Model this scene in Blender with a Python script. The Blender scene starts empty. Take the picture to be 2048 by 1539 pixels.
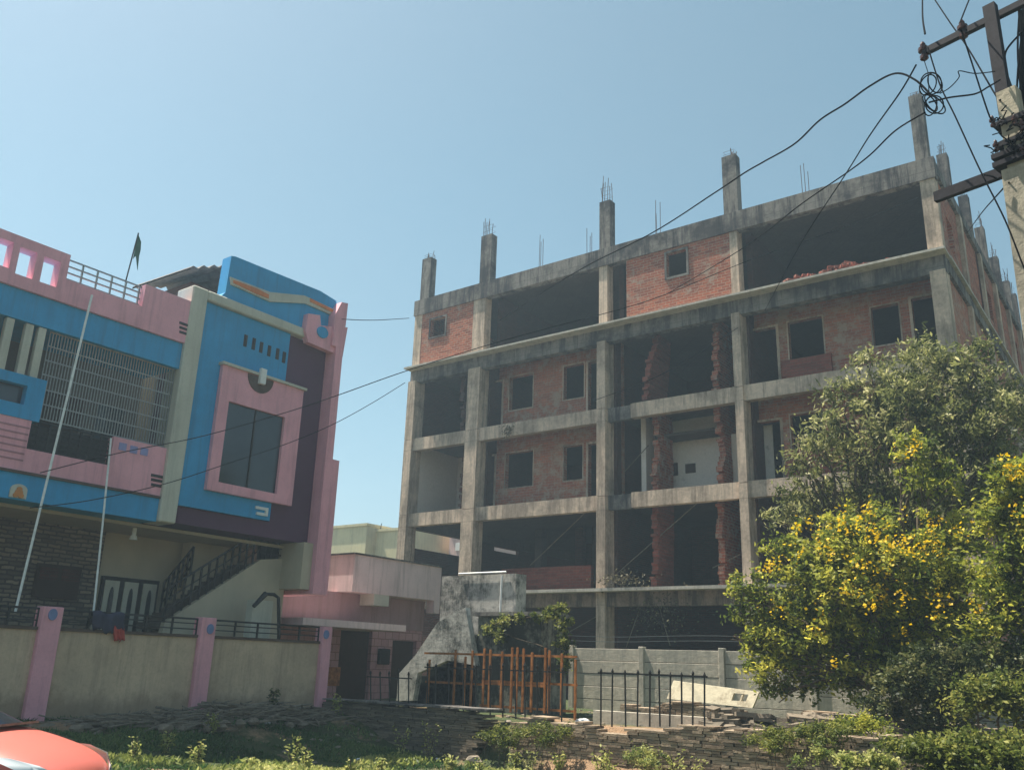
import bpy, math, random
import numpy as np
from mathutils import Matrix, Vector
random.seed(7)
RNG = np.random.default_rng(11)
scene = bpy.context.scene
COL = scene.collection

# ------------------------------------------------------------------ camera
W, H, F = 2048, 1539, 1780.0
EYE = 1.25
MR = ((0.8034354750195412, 0.5945701777356535, 0.031268853952740094),
      (0.15404478425151127, -0.2583145902702386, 0.953700045558573),
      (-0.5751188067912836, 0.7614196452685683, 0.2991295402899187))
MR = np.array(MR)
C0 = np.array([0, 0, EYE])
def ray(x, y): return MR[0]*(x-W/2)/F + MR[1]*(H/2-y)/F + MR[2]
def hX(x, y, X): r = ray(x, y); return C0 + r*(X/r[0])
def hY(x, y, Y): r = ray(x, y); return C0 + r*(Y/r[1])
def hZ(x, y, Z): r = ray(x, y); return C0 + r*((Z-EYE)/r[2])
def hD(x, y, D): r = ray(x, y); return C0 + r*(D/math.hypot(r[0], r[1]))

cam = bpy.data.cameras.new('camera'); co = bpy.data.objects.new('camera', cam); COL.objects.link(co)
cam.sensor_width = 36; cam.lens = 36*F/W; cam.clip_end = 3000; cam.clip_start = 0.1
m = Matrix.Identity(4)
for i in range(3):
    m[i][0] = MR[0][i]; m[i][1] = MR[1][i]; m[i][2] = -MR[2][i]
m[2][3] = EYE
co.matrix_world = m
scene.camera = co

# ------------------------------------------------------------------ mesh builder
def wloc(o):
    v = Vector((0, 0, 0))
    while o: v += o.location; o = o.parent
    return v
class B:
    def __init__(s): s.v = []; s.f = []; s.mi = []; s.cur = 0; s.smooth = False
    def face(s, pts):
        n = len(s.v); s.v.extend([tuple(p) for p in pts]); s.f.append(tuple(range(n, n+len(pts)))); s.mi.append(s.cur)
    def raw(s, vs, fs):
        n = len(s.v); s.v.extend([tuple(p) for p in vs])
        for f in fs: s.f.append(tuple(i+n for i in f)); s.mi.append(s.cur)
    def box(s, x0, x1, y0, y1, z0, z1):
        if x0 > x1: x0, x1 = x1, x0
        if y0 > y1: y0, y1 = y1, y0
        if z0 > z1: z0, z1 = z1, z0
        vs = [(x0,y0,z0),(x1,y0,z0),(x1,y1,z0),(x0,y1,z0),(x0,y0,z1),(x1,y0,z1),(x1,y1,z1),(x0,y1,z1)]
        s.raw(vs, [(0,3,2,1),(4,5,6,7),(0,1,5,4),(1,2,6,5),(2,3,7,6),(3,0,4,7)]); return s
    def obox(s, c, u, v, w):
        """oriented box: centre, three half-axis vectors"""
        c, u, v, w = map(Vector, (c, u, v, w)); vs = []
        for k in (-1, 1):
            for a, b in ((-1,-1),(1,-1),(1,1),(-1,1)): vs.append(c+u*a+v*b+w*k)
        s.raw(vs, [(0,3,2,1),(4,5,6,7),(0,1,5,4),(1,2,6,5),(2,3,7,6),(3,0,4,7)]); return s
    def prism(s, pts, axis, a, b):
        """polygon pts in the two other axes extruded from a to b along axis ('x': (y,z), 'y': (x,z), 'z': (x,y))"""
        def P(p, t):
            return {'x': (t, p[0], p[1]), 'y': (p[0], t, p[1]), 'z': (p[0], p[1], t)}[axis]
        ar = sum(pts[i][0]*pts[(i+1) % len(pts)][1]-pts[(i+1) % len(pts)][0]*pts[i][1] for i in range(len(pts)))
        pts = list(pts)
        if ar < 0: pts.reverse()
        if axis == 'y': a, b = max(a, b), min(a, b)
        else: a, b = min(a, b), max(a, b)
        n = len(pts); vs = [P(p, a) for p in pts]+[P(p, b) for p in pts]
        fs = [tuple(range(n))[::-1], tuple(range(n, 2*n))]+[(i, (i+1) % n, n+(i+1) % n, n+i) for i in range(n)]
        s.raw(vs, fs); return s
    def tube(s, pts, r, n=6, cap=True):
        pts = [Vector(p) for p in pts]; rs = r if isinstance(r, (list, tuple)) else [r]*len(pts)
        base = len(s.v); ref = None
        for i, p in enumerate(pts):
            t = (pts[min(i+1, len(pts)-1)]-pts[max(i-1, 0)])
            if t.length < 1e-9: t = Vector((0, 0, 1))
            t.normalize()
            if ref is None: ref = t.orthogonal().normalized()
            ref = (ref-t*ref.dot(t))
            if ref.length < 1e-6: ref = t.orthogonal()
            ref.normalize(); bi = t.cross(ref)
            for k in range(n):
                a = 2*math.pi*k/n; s.v.append(tuple(p+(ref*math.cos(a)+bi*math.sin(a))*rs[i]))
        for i in range(len(pts)-1):
            for k in range(n):
                a = base+i*n+k; b_ = base+i*n+(k+1) % n
                s.f.append((a, b_, b_+n, a+n)); s.mi.append(s.cur)
        if cap:
            s.f.append(tuple(base+k for k in range(n))[::-1]); s.mi.append(s.cur)
            e = base+(len(pts)-1)*n; s.f.append(tuple(e+k for k in range(n))); s.mi.append(s.cur)
        return s
    def wall(s, axis, us, vs_, d0, d1, holes):
        """wall in plane normal to axis ('x' or 'y'); u horizontal, v = z; rectangular holes; closed thickness"""
        U = sorted({us[0], us[1], *[min(max(t, us[0]), us[1]) for h in holes for t in (h[0], h[1])]})
        V = sorted({vs_[0], vs_[1], *[min(max(t, vs_[0]), vs_[1]) for h in holes for t in (h[2], h[3])]})
        nu, nv = len(U)-1, len(V)-1
        full = [[not any(h[0]-1e-6 <= (U[i]+U[i+1])/2 <= h[1]+1e-6 and h[2]-1e-6 <= (V[j]+V[j+1])/2 <= h[3]+1e-6 for h in holes) for j in range(nv)] for i in range(nu)]
        P = (lambda u, v, d: (d, u, v)) if axis == 'x' else (lambda u, v, d: (u, d, v))
        for i in range(nu):
            for j in range(nv):
                if not full[i][j]: continue
                a, b, c, d = U[i], U[i+1], V[j], V[j+1]
                s.face([P(a,c,d0), P(b,c,d0), P(b,d,d0), P(a,d,d0)])
                s.face([P(a,c,d1), P(a,d,d1), P(b,d,d1), P(b,c,d1)])
                for (ii, jj, q) in ((i-1, j, ((a,c),(a,d))), (i+1, j, ((b,c),(b,d))), (i, j-1, ((a,c),(b,c))), (i, j+1, ((a,d),(b,d)))):
                    if ii < 0 or jj < 0 or ii >= nu or jj >= nv or not full[ii][jj]:
                        (u1,v1),(u2,v2) = q; s.face([P(u1,v1,d0), P(u2,v2,d0), P(u2,v2,d1), P(u1,v1,d1)])
        return s
    def build(s, name, mat, parent=None, **kw):
        me = bpy.data.meshes.new(name)
        off = wloc(parent) if parent else Vector((0, 0, 0))
        vs = [(p[0]-off.x, p[1]-off.y, p[2]-off.z) for p in s.v]
        me.from_pydata(vs, [], s.f)
        mats = mat if isinstance(mat, (list, tuple)) else [mat]
        for q in mats: me.materials.append(q)
        if len(mats) > 1: me.polygons.foreach_set('material_index', s.mi)
        if s.smooth: me.polygons.foreach_set('use_smooth', [True]*len(me.polygons))
        me.update()
        o = bpy.data.objects.new(name, me); COL.objects.link(o)
        if parent: o.parent = parent
        tag(o, **kw); return o
def tag(o, label=None, cat=None, group=None, kind=None):
    if label: o['label'] = label
    if cat: o['category'] = cat
    if group: o['group'] = group
    if kind: o['kind'] = kind
    return o
def thing(name, loc, label, cat, group=None):
    o = bpy.data.objects.new(name, None); COL.objects.link(o); o.location = loc; o.empty_display_size = .3
    return tag(o, label, cat, group)
def copy_tree(o, parent=None):
    c = o.copy(); COL.objects.link(c)
    if parent: c.parent = parent
    for ch in list(o.children): copy_tree(ch, c)
    return c
def bevel(o, w=.01, seg=1):
    b = o.modifiers.new('bevel', 'BEVEL'); b.width = w; b.segments = seg; b.limit_method = 'ANGLE'; return o

# ------------------------------------------------------------------ materials
class N:
    def __init__(s, name):
        s.m = bpy.data.materials.new(name); s.m.use_nodes = True; s.t = s.m.node_tree; s.t.nodes.clear()
        s.out = s.n('ShaderNodeOutputMaterial'); s.p = s.n('ShaderNodeBsdfPrincipled'); s.l(s.p.outputs[0], s.out.inputs[0])
        s.geo = s.n('ShaderNodeNewGeometry')
    def n(s, t, **k):
        x = s.t.nodes.new(t)
        for a, b in k.items(): setattr(x, a, b)
        return x
    def l(s, a, b): s.t.links.new(a, b)
    def pos(s, scale=(1, 1, 1)):
        mp = s.n('ShaderNodeVectorMath', operation='MULTIPLY'); s.l(s.geo.outputs['Position'], mp.inputs[0]); mp.inputs[1].default_value = scale
        return mp.outputs[0]
    def noise(s, scale, detail=5, rough=.6, vec=None, dist=0):
        x = s.n('ShaderNodeTexNoise'); x.inputs['Scale'].default_value = scale; x.inputs['Detail'].default_value = detail
        x.inputs['Roughness'].default_value = rough; x.inputs['Distortion'].default_value = dist
        s.l(vec if vec else s.geo.outputs['Position'], x.inputs['Vector']); return x.outputs['Fac']
    def ramp(s, fac, stops):
        r = s.n('ShaderNodeValToRGB'); e = r.color_ramp.elements
        while len(e) < len(stops): e.new(.5)
        for q, (p, c) in zip(e, stops):
            q.position = p; q.color = (c, c, c, 1) if isinstance(c, (int, float)) else (*c, 1)
        s.l(fac, r.inputs[0]); return r.outputs[0]
    def mix(s, fac, a, b, mode='MIX'):
        x = s.n('ShaderNodeMix', data_type='RGBA', blend_type=mode)
        for sock, v in ((x.inputs[0], fac), (x.inputs[6], a), (x.inputs[7], b)):
            if isinstance(v, (int, float)): sock.default_value = v
            elif isinstance(v, tuple): sock.default_value = (*v, 1)
            else: s.l(v, sock)
        return x.outputs[2]
    def math(s, op, a, b=0.):
        x = s.n('ShaderNodeMath', operation=op)
        for sock, v in ((x.inputs[0], a), (x.inputs[1], b)):
            if isinstance(v, (int, float)): sock.default_value = v
            else: s.l(v, sock)
        return x.outputs[0]
    def fin(s, col, rough=.8, bump=None, strength=.3, dist=.02, metal=0, spec=.3):
        if isinstance(col, tuple): s.p.inputs['Base Color'].default_value = (*col, 1)
        else: s.l(col, s.p.inputs['Base Color'])
        if isinstance(rough, (int, float)): s.p.inputs['Roughness'].default_value = rough
        else: s.l(rough, s.p.inputs['Roughness'])
        s.p.inputs['Metallic'].default_value = metal
        s.p.inputs['Specular IOR Level'].default_value = spec
        if bump is not None:
            b = s.n('ShaderNodeBump'); b.inputs['Strength'].default_value = strength; b.inputs['Distance'].default_value = dist
            s.l(bump, b.inputs['Height']); s.l(b.outputs[0], s.p.inputs['Normal'])
        return s.m
def sc(c, k): return tuple(min(1, x*k) for x in c)

def m_paint(name, c, dirt=.5, streak=.6, rough=.75):
    s = N(name)
    n1 = s.noise(.9, 5, .65); n2 = s.noise(1.0, 6, .7, s.pos((5, 5, .35))); n3 = s.noise(22, 3)
    a = s.mix(s.ramp(n1, [(.35, 0.), (.75, 1.)]), sc(c, 1.06), sc(c, .82))
    a = s.mix(s.math('MULTIPLY', s.ramp(n2, [(.5, 0.), (.78, 1.)]), streak), a, sc((c[0]*.5+.03, c[1]*.5+.03, c[2]*.5+.025), .8))
    a = s.mix(s.math('MULTIPLY', s.ramp(n3, [(.45, 0.), (.8, 1.)]), dirt*.5), a, sc(c, .6))
    return s.fin(a, rough, n3, .12, .01)
def m_concrete(name, c=(.36, .32, .27), dark=(.09, .09, .085), amount=.55, streak=.5, marks=True):
    s = N(name)
    n1 = s.noise(.55, 6, .7); n2 = s.noise(1, 6, .75, s.pos((3.2, 3.2, .35))); n3 = s.noise(9, 5, .7); n4 = s.noise(40, 2)
    a = s.mix(s.ramp(n3, [(.3, 0.), (.7, 1.)]), sc(c, 1.15), sc(c, .8))
    a = s.mix(s.math('MULTIPLY', s.ramp(n1, [(.47, 0.), (.62, 1.)]), amount), a, dark)
    a = s.mix(s.math('MULTIPLY', s.ramp(n2, [(.46, 0.), (.60, 1.)]), streak), a, dark)
    if marks:
        w = s.n('ShaderNodeTexBrick'); w.inputs['Scale'].default_value = 1; w.inputs['Brick Width'].default_value = 1.25; w.inputs['Row Height'].default_value = 3.36
        w.inputs['Mortar Size'].default_value = .012; w.offset = 0
        cx = s.n('ShaderNodeSeparateXYZ'); s.l(s.geo.outputs['Position'], cx.inputs[0]); cb = s.n('ShaderNodeCombineXYZ')
        s.l(s.math('ADD', cx.outputs[0], cx.outputs[1]), cb.inputs[0]); s.l(cx.outputs[2], cb.inputs[1]); s.l(cb.outputs[0], w.inputs[0])
        a = s.mix(s.math('MULTIPLY', w.outputs['Fac'], .55), a, sc(c, .35))
    return s.fin(a, .9, s.math('ADD', n3, s.math('MULTIPLY', n4, .4)), .35, .03, spec=.15)
def m_brick(name, c1=(.33, .115, .075), c2=(.22, .075, .055), mortar=(.27, .22, .18), wash=0., washc=(.42, .33, .26), bw=.24, rh=.082, smoke=.35):
    s = N(name)
    cx = s.n('ShaderNodeSeparateXYZ'); s.l(s.geo.outputs['Position'], cx.inputs[0]); cb = s.n('ShaderNodeCombineXYZ')
    wob = s.math('MULTIPLY', s.noise(2.5, 3), .03)
    s.l(s.math('ADD', cx.outputs[0], cx.outputs[1]), cb.inputs[0]); s.l(s.math('ADD', cx.outputs[2], wob), cb.inputs[1])
    w = s.n('ShaderNodeTexBrick'); s.l(cb.outputs[0], w.inputs[0]); w.inputs['Scale'].default_value = 1
    w.inputs['Brick Width'].default_value = bw; w.inputs['Row Height'].default_value = rh; w.inputs['Mortar Size'].default_value = .011
    w.inputs['Color1'].default_value = (*c1, 1); w.inputs['Color2'].default_value = (*c2, 1); w.inputs['Mortar'].default_value = (*mortar, 1); w.inputs['Mortar Smooth'].default_value = .3
    n1 = s.noise(.8, 6, .7); n2 = s.noise(3.2, 5, .75); n3 = s.noise(14, 4)
    a = s.mix(s.math('MULTIPLY', s.ramp(n3, [(.35, 0.), (.75, 1.)]), .6), w.outputs['Color'], sc(c2, .75))
    a = s.mix(s.math('MULTIPLY', s.ramp(n1, [(.45, 0.), (.7, 1.)]), smoke), a, (.07, .055, .05))
    if wash > 0:
        f = s.ramp(s.math('ADD', s.math('MULTIPLY', n1, .4), s.math('MULTIPLY', n2, .6)), [(.62-wash*.25, 0.), (.70-wash*.2, 1.)])
        a = s.mix(s.math('MULTIPLY', s.math('SUBTRACT', 1., f), .9), a, s.mix(n3, sc(washc, .75), washc)) if False else s.mix(s.math('MULTIPLY', f, .8), a, s.mix(n3, sc(washc, .7), sc(washc, 1.1)))
    h = s.math('ADD', s.math('MULTIPLY', w.outputs['Fac'], -1.), s.math('MULTIPLY', n3, .6))
    return s.fin(a, .9, h, .6, .02, spec=.1)
def m_plain(name, c, rough=.6, metal=0, var=.25, scale=6, spec=.3, bump=.0):
    s = N(name); n = s.noise(scale, 5, .65)
    a = s.mix(s.ramp(n, [(.3, 0.), (.75, 1.)]), sc(c, 1+var*.5), sc(c, 1-var))
    return s.fin(a, rough, n if bump else None, bump, .01, metal, spec)
def m_mold(name, c=(.55, .55, .5), dark=(.05, .055, .05), k=.5):
    s = N(name)
    n1 = s.noise(1.1, 7, .75); n2 = s.noise(1, 7, .8, s.pos((4, 4, .7))); n3 = s.noise(11, 5, .7)
    v = s.math('ADD', s.math('MULTIPLY', n1, .6), s.math('ADD', s.math('MULTIPLY', n2, .3), s.math('MULTIPLY', n3, .1)))
    f = s.ramp(v, [(k-.055, 0.), (k+.06, 1.)])
    a = s.mix(f, s.mix(n3, sc(c, .75), sc(c, 1.15)), dark)
    return s.fin(a, .9, n3, .4, .03, spec=.1)
def m_leaf(name, stops, trans=.35, rough=.55):
    """stops: list of (pos,(r,g,b)) driven by a per-face-cluster random stored in attribute 'rnd'"""
    s = N(name); at = s.n('ShaderNodeAttribute'); at.attribute_name = 'rnd'
    c = s.ramp(at.outputs['Fac'], stops)
    d = s.p; s.l(c, d.inputs['Base Color']); d.inputs['Roughness'].default_value = rough; d.inputs['Specular IOR Level'].default_value = .25
    tr = s.n('ShaderNodeBsdfTranslucent'); s.l(s.mix(.5, c, (.25, .32, .03), 'MIX') if False else c, tr.inputs[0])
    mx = s.n('ShaderNodeMixShader'); mx.inputs[0].default_value = trans
    s.l(d.outputs[0], mx.inputs[1]); s.l(tr.outputs[0], mx.inputs[2]); s.l(mx.outputs[0], s.out.inputs[0])
    return s.m

PINK = (.78, .37, .43); BLUE = (.035, .30, .58); CREAM = (.50, .48, .37); PURP = (.105, .045, .085)
M = {
 'pink': m_paint('pink_paint', PINK), 'blue': m_paint('blue_paint', BLUE), 'cream': m_paint('cream_paint', (.52, .50, .42), streak=.5),
 'purple': m_paint('maroon_paint', PURP, streak=.2), 'beige': m_paint('beige_wall_paint', (.46, .39, .29), dirt=.2, streak=.12),
 'wallbeige': None, 'lilac': m_paint('lilac_paint', (.3, .3, .55)),
 'oldpink': m_paint('faded_pink_paint', (.70, .54, .53), dirt=.6, streak=.95), 'yellowcream': m_paint('pale_yellow_paint', (.6, .53, .33), streak=.6),
 'brownline': m_plain('brown_coping', (.09, .055, .04)),
 'conc': m_concrete('raw_concrete', (.62, .48, .37), (.10, .085, .07), .5, .55), 'concdark': m_concrete('weathered_shaded_concrete', (.22, .20, .18), (.03, .03, .035), .85, .85),  # concdark: weathering, plus shade painted into roof columns and upper beams
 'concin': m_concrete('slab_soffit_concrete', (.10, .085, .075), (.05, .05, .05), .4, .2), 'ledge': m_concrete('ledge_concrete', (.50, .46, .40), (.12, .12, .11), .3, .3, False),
 'stained': m_concrete('stained_concrete', (.30, .22, .17), (.05, .045, .04), .85, .8, False),
 'brick': m_brick('red_brick', c1=(.50,.16,.09), c2=(.26,.085,.055), mortar=(.42,.31,.24), smoke=.35, wash=.35, bw=.3, rh=.11), 'brickwash': m_brick('washed_brick', c1=(.50,.18,.11), c2=(.32,.11,.075), mortar=(.40,.31,.24), wash=.55, smoke=.3, washc=(.46,.35,.26), bw=.3, rh=.11),
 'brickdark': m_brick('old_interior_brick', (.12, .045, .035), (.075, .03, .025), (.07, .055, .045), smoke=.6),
 'brickred': m_brick('fresh_red_brick', (.36, .105, .075), (.22, .07, .05), (.22, .13, .1), smoke=.25, bw=.3, rh=.11),
 'plaster': m_mold('white_plaster', (.74, .67, .60), (.28, .25, .22), .62),
 'mold': m_mold('moldy_whitewash', (.54, .51, .46), (.10, .10, .09), .51),
 'mold2': m_mold('moldy_rubble_plaster', (.30, .29, .24), (.04, .04, .035), .46),
 'glass': m_plain('dark_window_glass', (.02, .025, .035), .12, 0, .2, 3, .6),
 'dark': m_plain('dark_interior', (.035, .033, .035), .9), 'iron': m_plain('black_iron', (.03, .028, .028), .5, .3, .4, 20),
 'greyiron': m_plain('painted_grey_grille', (.30, .31, .31), .5, .2, .3, 20), 'rust': m_plain('rust_orange_iron', (.38, .15, .05), .8, .0, .75, 7, .15, .3),
 'rebar': m_plain('rusty_rebar', (.10, .06, .045), .8, .4), 'cable': m_plain('black_cable', (.008, .009, .011), .9, spec=.02),
 'slabcream': m_mold('cream_broken_slab', (.60, .54, .40), (.25, .2, .14), .57),
 'wirelight': m_plain('bare_wire', (.30, .30, .30), .45, .6), 'pole': m_concrete('pole_concrete', (.42, .37, .28), (.12, .11, .1), .4, .4, False),
 'steel': m_plain('weathered_dark_steel', (.022, .020, .026), .7, .2, .5, 12, .15), 'white': m_paint('white_paint', (.72, .72, .70), streak=.3),
 'pipe': m_plain('white_plastic_pipe', (.75, .76, .74), .4), 'porcelain': m_plain('brown_porcelain', (.06, .025, .02), .25),
 'slate': None, 'precast': m_concrete('precast_panel_concrete', (.50, .45, .37), (.16, .17, .16), .35, .35, False),
 'sheet': m_plain('corrugated_cement_sheet', (.16, .14, .13), .9, 0, .5, 5), 'cloth': m_plain('dark_blue_cloth', (.04, .04, .07), .95), 'redcloth': m_plain('red_cloth', (.5, .07, .05), .95),
 'flag': m_plain('faded_green_flag', (.03, .10, .07), .9), 'bark': m_plain('tree_bark', (.11, .085, .06), .95, 0, .5, 14, .1, .6),
 'rock': None, 'litter': m_plain('white_plastic_litter', (.75, .75, .76), .5), 'debris': m_plain('grey_dry_branch', (.20, .165, .125), .95, 0, .5, 9),
 'orange': m_paint('orange_paint', (.65, .22, .08)), 'medallion': m_plain('blue_grey_medallion', (.16, .22, .42), .5), 'figure': m_plain('orange_figure', (.55, .22, .06), .7),
 'door': m_plain('dark_wooden_door', (.045, .022, .015), .6), 'pinktile': None,
}
def m_blocks(name, c1, c2, mortar, bw, rh, ms, wob=.05, rough=.85):
    s = N(name); cx = s.n('ShaderNodeSeparateXYZ'); s.l(s.geo.outputs['Position'], cx.inputs[0]); cb = s.n('ShaderNodeCombineXYZ')
    wb = s.math('MULTIPLY', s.noise(3, 3), wob)
    s.l(s.math('ADD', cx.outputs[0], cx.outputs[1]), cb.inputs[0]); s.l(s.math('ADD', cx.outputs[2], wb), cb.inputs[1])
    w = s.n('ShaderNodeTexBrick'); s.l(cb.outputs[0], w.inputs[0]); w.inputs['Scale'].default_value = 1
    w.inputs['Brick Width'].default_value = bw; w.inputs['Row Height'].default_value = rh; w.inputs['Mortar Size'].default_value = ms
    w.inputs['Color1'].default_value = (*c1, 1); w.inputs['Color2'].default_value = (*c2, 1); w.inputs['Mortar'].default_value = (*mortar, 1)
    n = s.noise(9, 5, .7); a = s.mix(s.math('MULTIPLY', n, .6), w.outputs['Color'], sc(c2, .5))
    return s.fin(a, rough, s.math('ADD', s.math('MULTIPLY', w.outputs['Fac'], -1.), n), .6, .02)
M['cladding'] = m_blocks('stone_cladding', (.36, .28, .20), (.14, .11, .09), (.07, .055, .05), .32, .10, .02, .12)
M['pinktile'] = m_blocks('pink_wall_tile', (.58, .33, .33), (.50, .27, .28), (.26, .13, .13), .33, .24, .012, 0)
def m_muddy(name, c):
    s = N(name); n1 = s.noise(.8, 6, .7); n2 = s.noise(1, 6, .75, s.pos((4, 4, .4))); n3 = s.noise(16, 4)
    a = s.mix(s.ramp(n1, [(.38, 0.), (.62, 1.)]), sc(c, 1.08), sc(c, .80))
    a = s.mix(s.math('MULTIPLY', s.ramp(n2, [(.48, 0.), (.64, 1.)]), .45), a, sc(c, .45))
    a = s.mix(s.math('MULTIPLY', s.ramp(n3, [(.5, 0.), (.7, 1.)]), .25), a, sc(c, .5))
    cx = s.n('ShaderNodeSeparateXYZ'); s.l(s.geo.outputs['Position'], cx.inputs[0])
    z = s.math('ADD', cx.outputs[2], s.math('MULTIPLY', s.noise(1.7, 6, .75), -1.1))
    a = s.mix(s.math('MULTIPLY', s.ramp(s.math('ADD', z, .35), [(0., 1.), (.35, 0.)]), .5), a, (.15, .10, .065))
    return s.fin(a, .85, n3, .2, .01)
M['wallbeige'] = m_muddy('muddy_boundary_wall', (.58, .43, .30))
def m_stone(name, stops, scale=4):
    s = N(name); n = s.noise(scale, 6, .75); n2 = s.noise(scale*7, 4)
    at = s.n('ShaderNodeAttribute'); at.attribute_name = 'rnd'
    a = s.mix(.45, s.ramp(n, stops), s.ramp(at.outputs['Fac'], stops))
    a = s.mix(s.math('MULTIPLY', n2, .5), a, (.06, .055, .045))
    return s.fin(a, .9, n2, .5, .03, spec=.15)
M['slate'] = m_stone('stacked_slate', [(.2, (.08, .07, .055)), (.5, (.20, .165, .125)), (.8, (.34, .27, .20))])
M['slatesunlit'] = m_stone('sunny_stacked_slate', [(.2, (.16, .115, .08)), (.5, (.36, .27, .19)), (.8, (.54, .42, .30))])  # lighter copy of the slate, sunlight on the wall painted into its tones
M['rock'] = m_stone('loose_stone', [(.2, (.16, .13, .10)), (.5, (.30, .25, .19)), (.8, (.46, .38, .30))], 3)

# ------------------------------------------------------------------ world, sun
SUN_EL = math.radians(64); SX, SY = -.98, -.19
wd = bpy.data.worlds.new('World'); scene.world = wd; wd.use_nodes = True
nt = wd.node_tree; nt.nodes.clear()
sk = nt.nodes.new('ShaderNodeTexSky'); sk.sky_type = 'NISHITA'; sk.sun_disc = False
sk.sun_elevation = SUN_EL; sk.sun_rotation = math.atan2(SX, SY) % (2*math.pi); sk.dust_density = 1.9; sk.air_density = 1.0; sk.ozone_density = 1.2; sk.altitude = 300
hs = nt.nodes.new('ShaderNodeHueSaturation'); hs.inputs['Saturation'].default_value = 1.0; hs.inputs['Hue'].default_value = .462
bg = nt.nodes.new('ShaderNodeBackground'); bg.inputs[1].default_value = .060
wo = nt.nodes.new('ShaderNodeOutputWorld')
nt.links.new(sk.outputs[0], hs.inputs['Color'])
tc = nt.nodes.new('ShaderNodeTexCoord'); vm = nt.nodes.new('ShaderNodeVectorMath'); vm.operation = 'MULTIPLY'; vm.inputs[1].default_value = (1, 1, 2.2)
ns_ = nt.nodes.new('ShaderNodeTexNoise'); ns_.inputs['Scale'].default_value = 1.6; ns_.inputs['Detail'].default_value = 4
mr = nt.nodes.new('ShaderNodeMapRange'); mr.inputs[1].default_value = .3; mr.inputs[2].default_value = .75; mr.inputs[3].default_value = 0; mr.inputs[4].default_value = .16
mxs = nt.nodes.new('ShaderNodeMix'); mxs.data_type = 'RGBA'; mxs.inputs[7].default_value = (2.6, 3.0, 3.3, 1)
nt.links.new(tc.outputs['Generated'], vm.inputs[0]); nt.links.new(vm.outputs[0], ns_.inputs['Vector']); nt.links.new(ns_.outputs['Fac'], mr.inputs[0]); nt.links.new(mr.outputs[0], mxs.inputs[0])
nt.links.new(hs.outputs[0], mxs.inputs[6]); nt.links.new(mxs.outputs[2], bg.inputs[0]); nt.links.new(bg.outputs[0], wo.inputs[0])
sl = bpy.data.lights.new('sun', 'SUN'); sl.energy = 5.0; sl.angle = math.radians(.6); sl.color = (1, .93, .80)
so = bpy.data.objects.new('sun', sl); COL.objects.link(so)
hn = math.hypot(SX, SY)
so.rotation_euler = Vector((SX/hn*math.cos(SUN_EL), SY/hn*math.cos(SUN_EL), math.sin(SUN_EL))).to_track_quat('Z', 'Y').to_euler()
so.location = (-20, 0, 40)
scene.view_settings.view_transform = 'Standard'; scene.view_settings.look = 'None'; scene.view_settings.exposure = 1.25; scene.view_settings.gamma = 1

# ------------------------------------------------------------------ terrain
def sm(t): t = np.clip(t, 0, 1); return t*t*(3-2*t)
def gh(x, y):
    """ground height"""
    x = np.asarray(x, float); y = np.asarray(y, float)
    r = np.hypot(x, y)
    z = -.45-.38*sm((r-8)/6)*sm((y-8.5)/4.5)                              # verge drops below the road
    left = sm((-14.2-x)/3.2)                              # bank of earth along the beige wall
    z = z+left*(-.05-z)*sm((18-y)/1.5+.3)
    lot = sm((y-16.1)/.5)*sm((x+26)/2.)                   # lot behind the stone walls
    z = z*(1-lot)+.05*lot
    z = z+.05*np.sin(x*1.3+y*.7)*np.cos(y*1.1-x*.4)+.03*np.sin(3.1*x-2.2*y)
    return z
def make_ground():
    xs = np.concatenate([np.linspace(-900, -45, 8), np.arange(-40, 22, .3), np.linspace(26, 900, 8)])
    ys = np.concatenate([np.linspace(-900, -12, 8), np.arange(-8, 62, .3), np.linspace(66, 1500, 8)])
    X, Y = np.meshgrid(xs, ys, indexing='ij'); Z = gh(X, Y)
    v = np.stack([X, Y, Z], -1).reshape(-1, 3); nx, ny = len(xs), len(ys)
    i = np.arange(nx-1)[:, None]*ny+np.arange(ny-1)[None]; i = i.ravel()
    f = np.stack([i, i+ny, i+ny+1, i+1], -1)
    me = bpy.data.meshes.new('ground'); me.from_pydata(v.tolist(), [], f.tolist()); me.polygons.foreach_set('use_smooth', [True]*len(f))
    s = N('earth_and_grass'); n1 = s.noise(.5, 6, .7); n2 = s.noise(4, 6, .7); n3 = s.noise(30, 4)
    soil = s.mix(n2, (.20, .13, .08), (.52, .33, .20)); grass = s.mix(n2, (.045, .07, .03), (.10, .125, .05))
    pc = hZ(1290, 1560, -.82); dv = s.n('ShaderNodeVectorMath', operation='DISTANCE'); dv.inputs[1].default_value = (float(pc[0]), float(pc[1]), -.8); s.l(s.geo.outputs['Position'], dv.inputs[0])
    near = s.ramp(s.math('ADD', s.math('DIVIDE', dv.outputs['Value'], 5.), s.math('MULTIPLY', s.noise(1.4, 5, .7), .5)), [(.62, 1.), (.78, 0.)])
    a = s.mix(s.math('MAXIMUM', near, s.ramp(n1, [(.52, 0.), (.62, 1.)])), grass, soil); a = s.mix(s.math('MULTIPLY', n3, .5), a, (.05, .045, .03))
    me.materials.append(s.fin(a, .95, s.math('ADD', n2, n3), .7, .08, spec=.1))
    o = bpy.data.objects.new('ground', me); COL.objects.link(o); tag(o, 'uneven ground of bare earth and grass below the stone wall', kind='structure')
make_ground()

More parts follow.
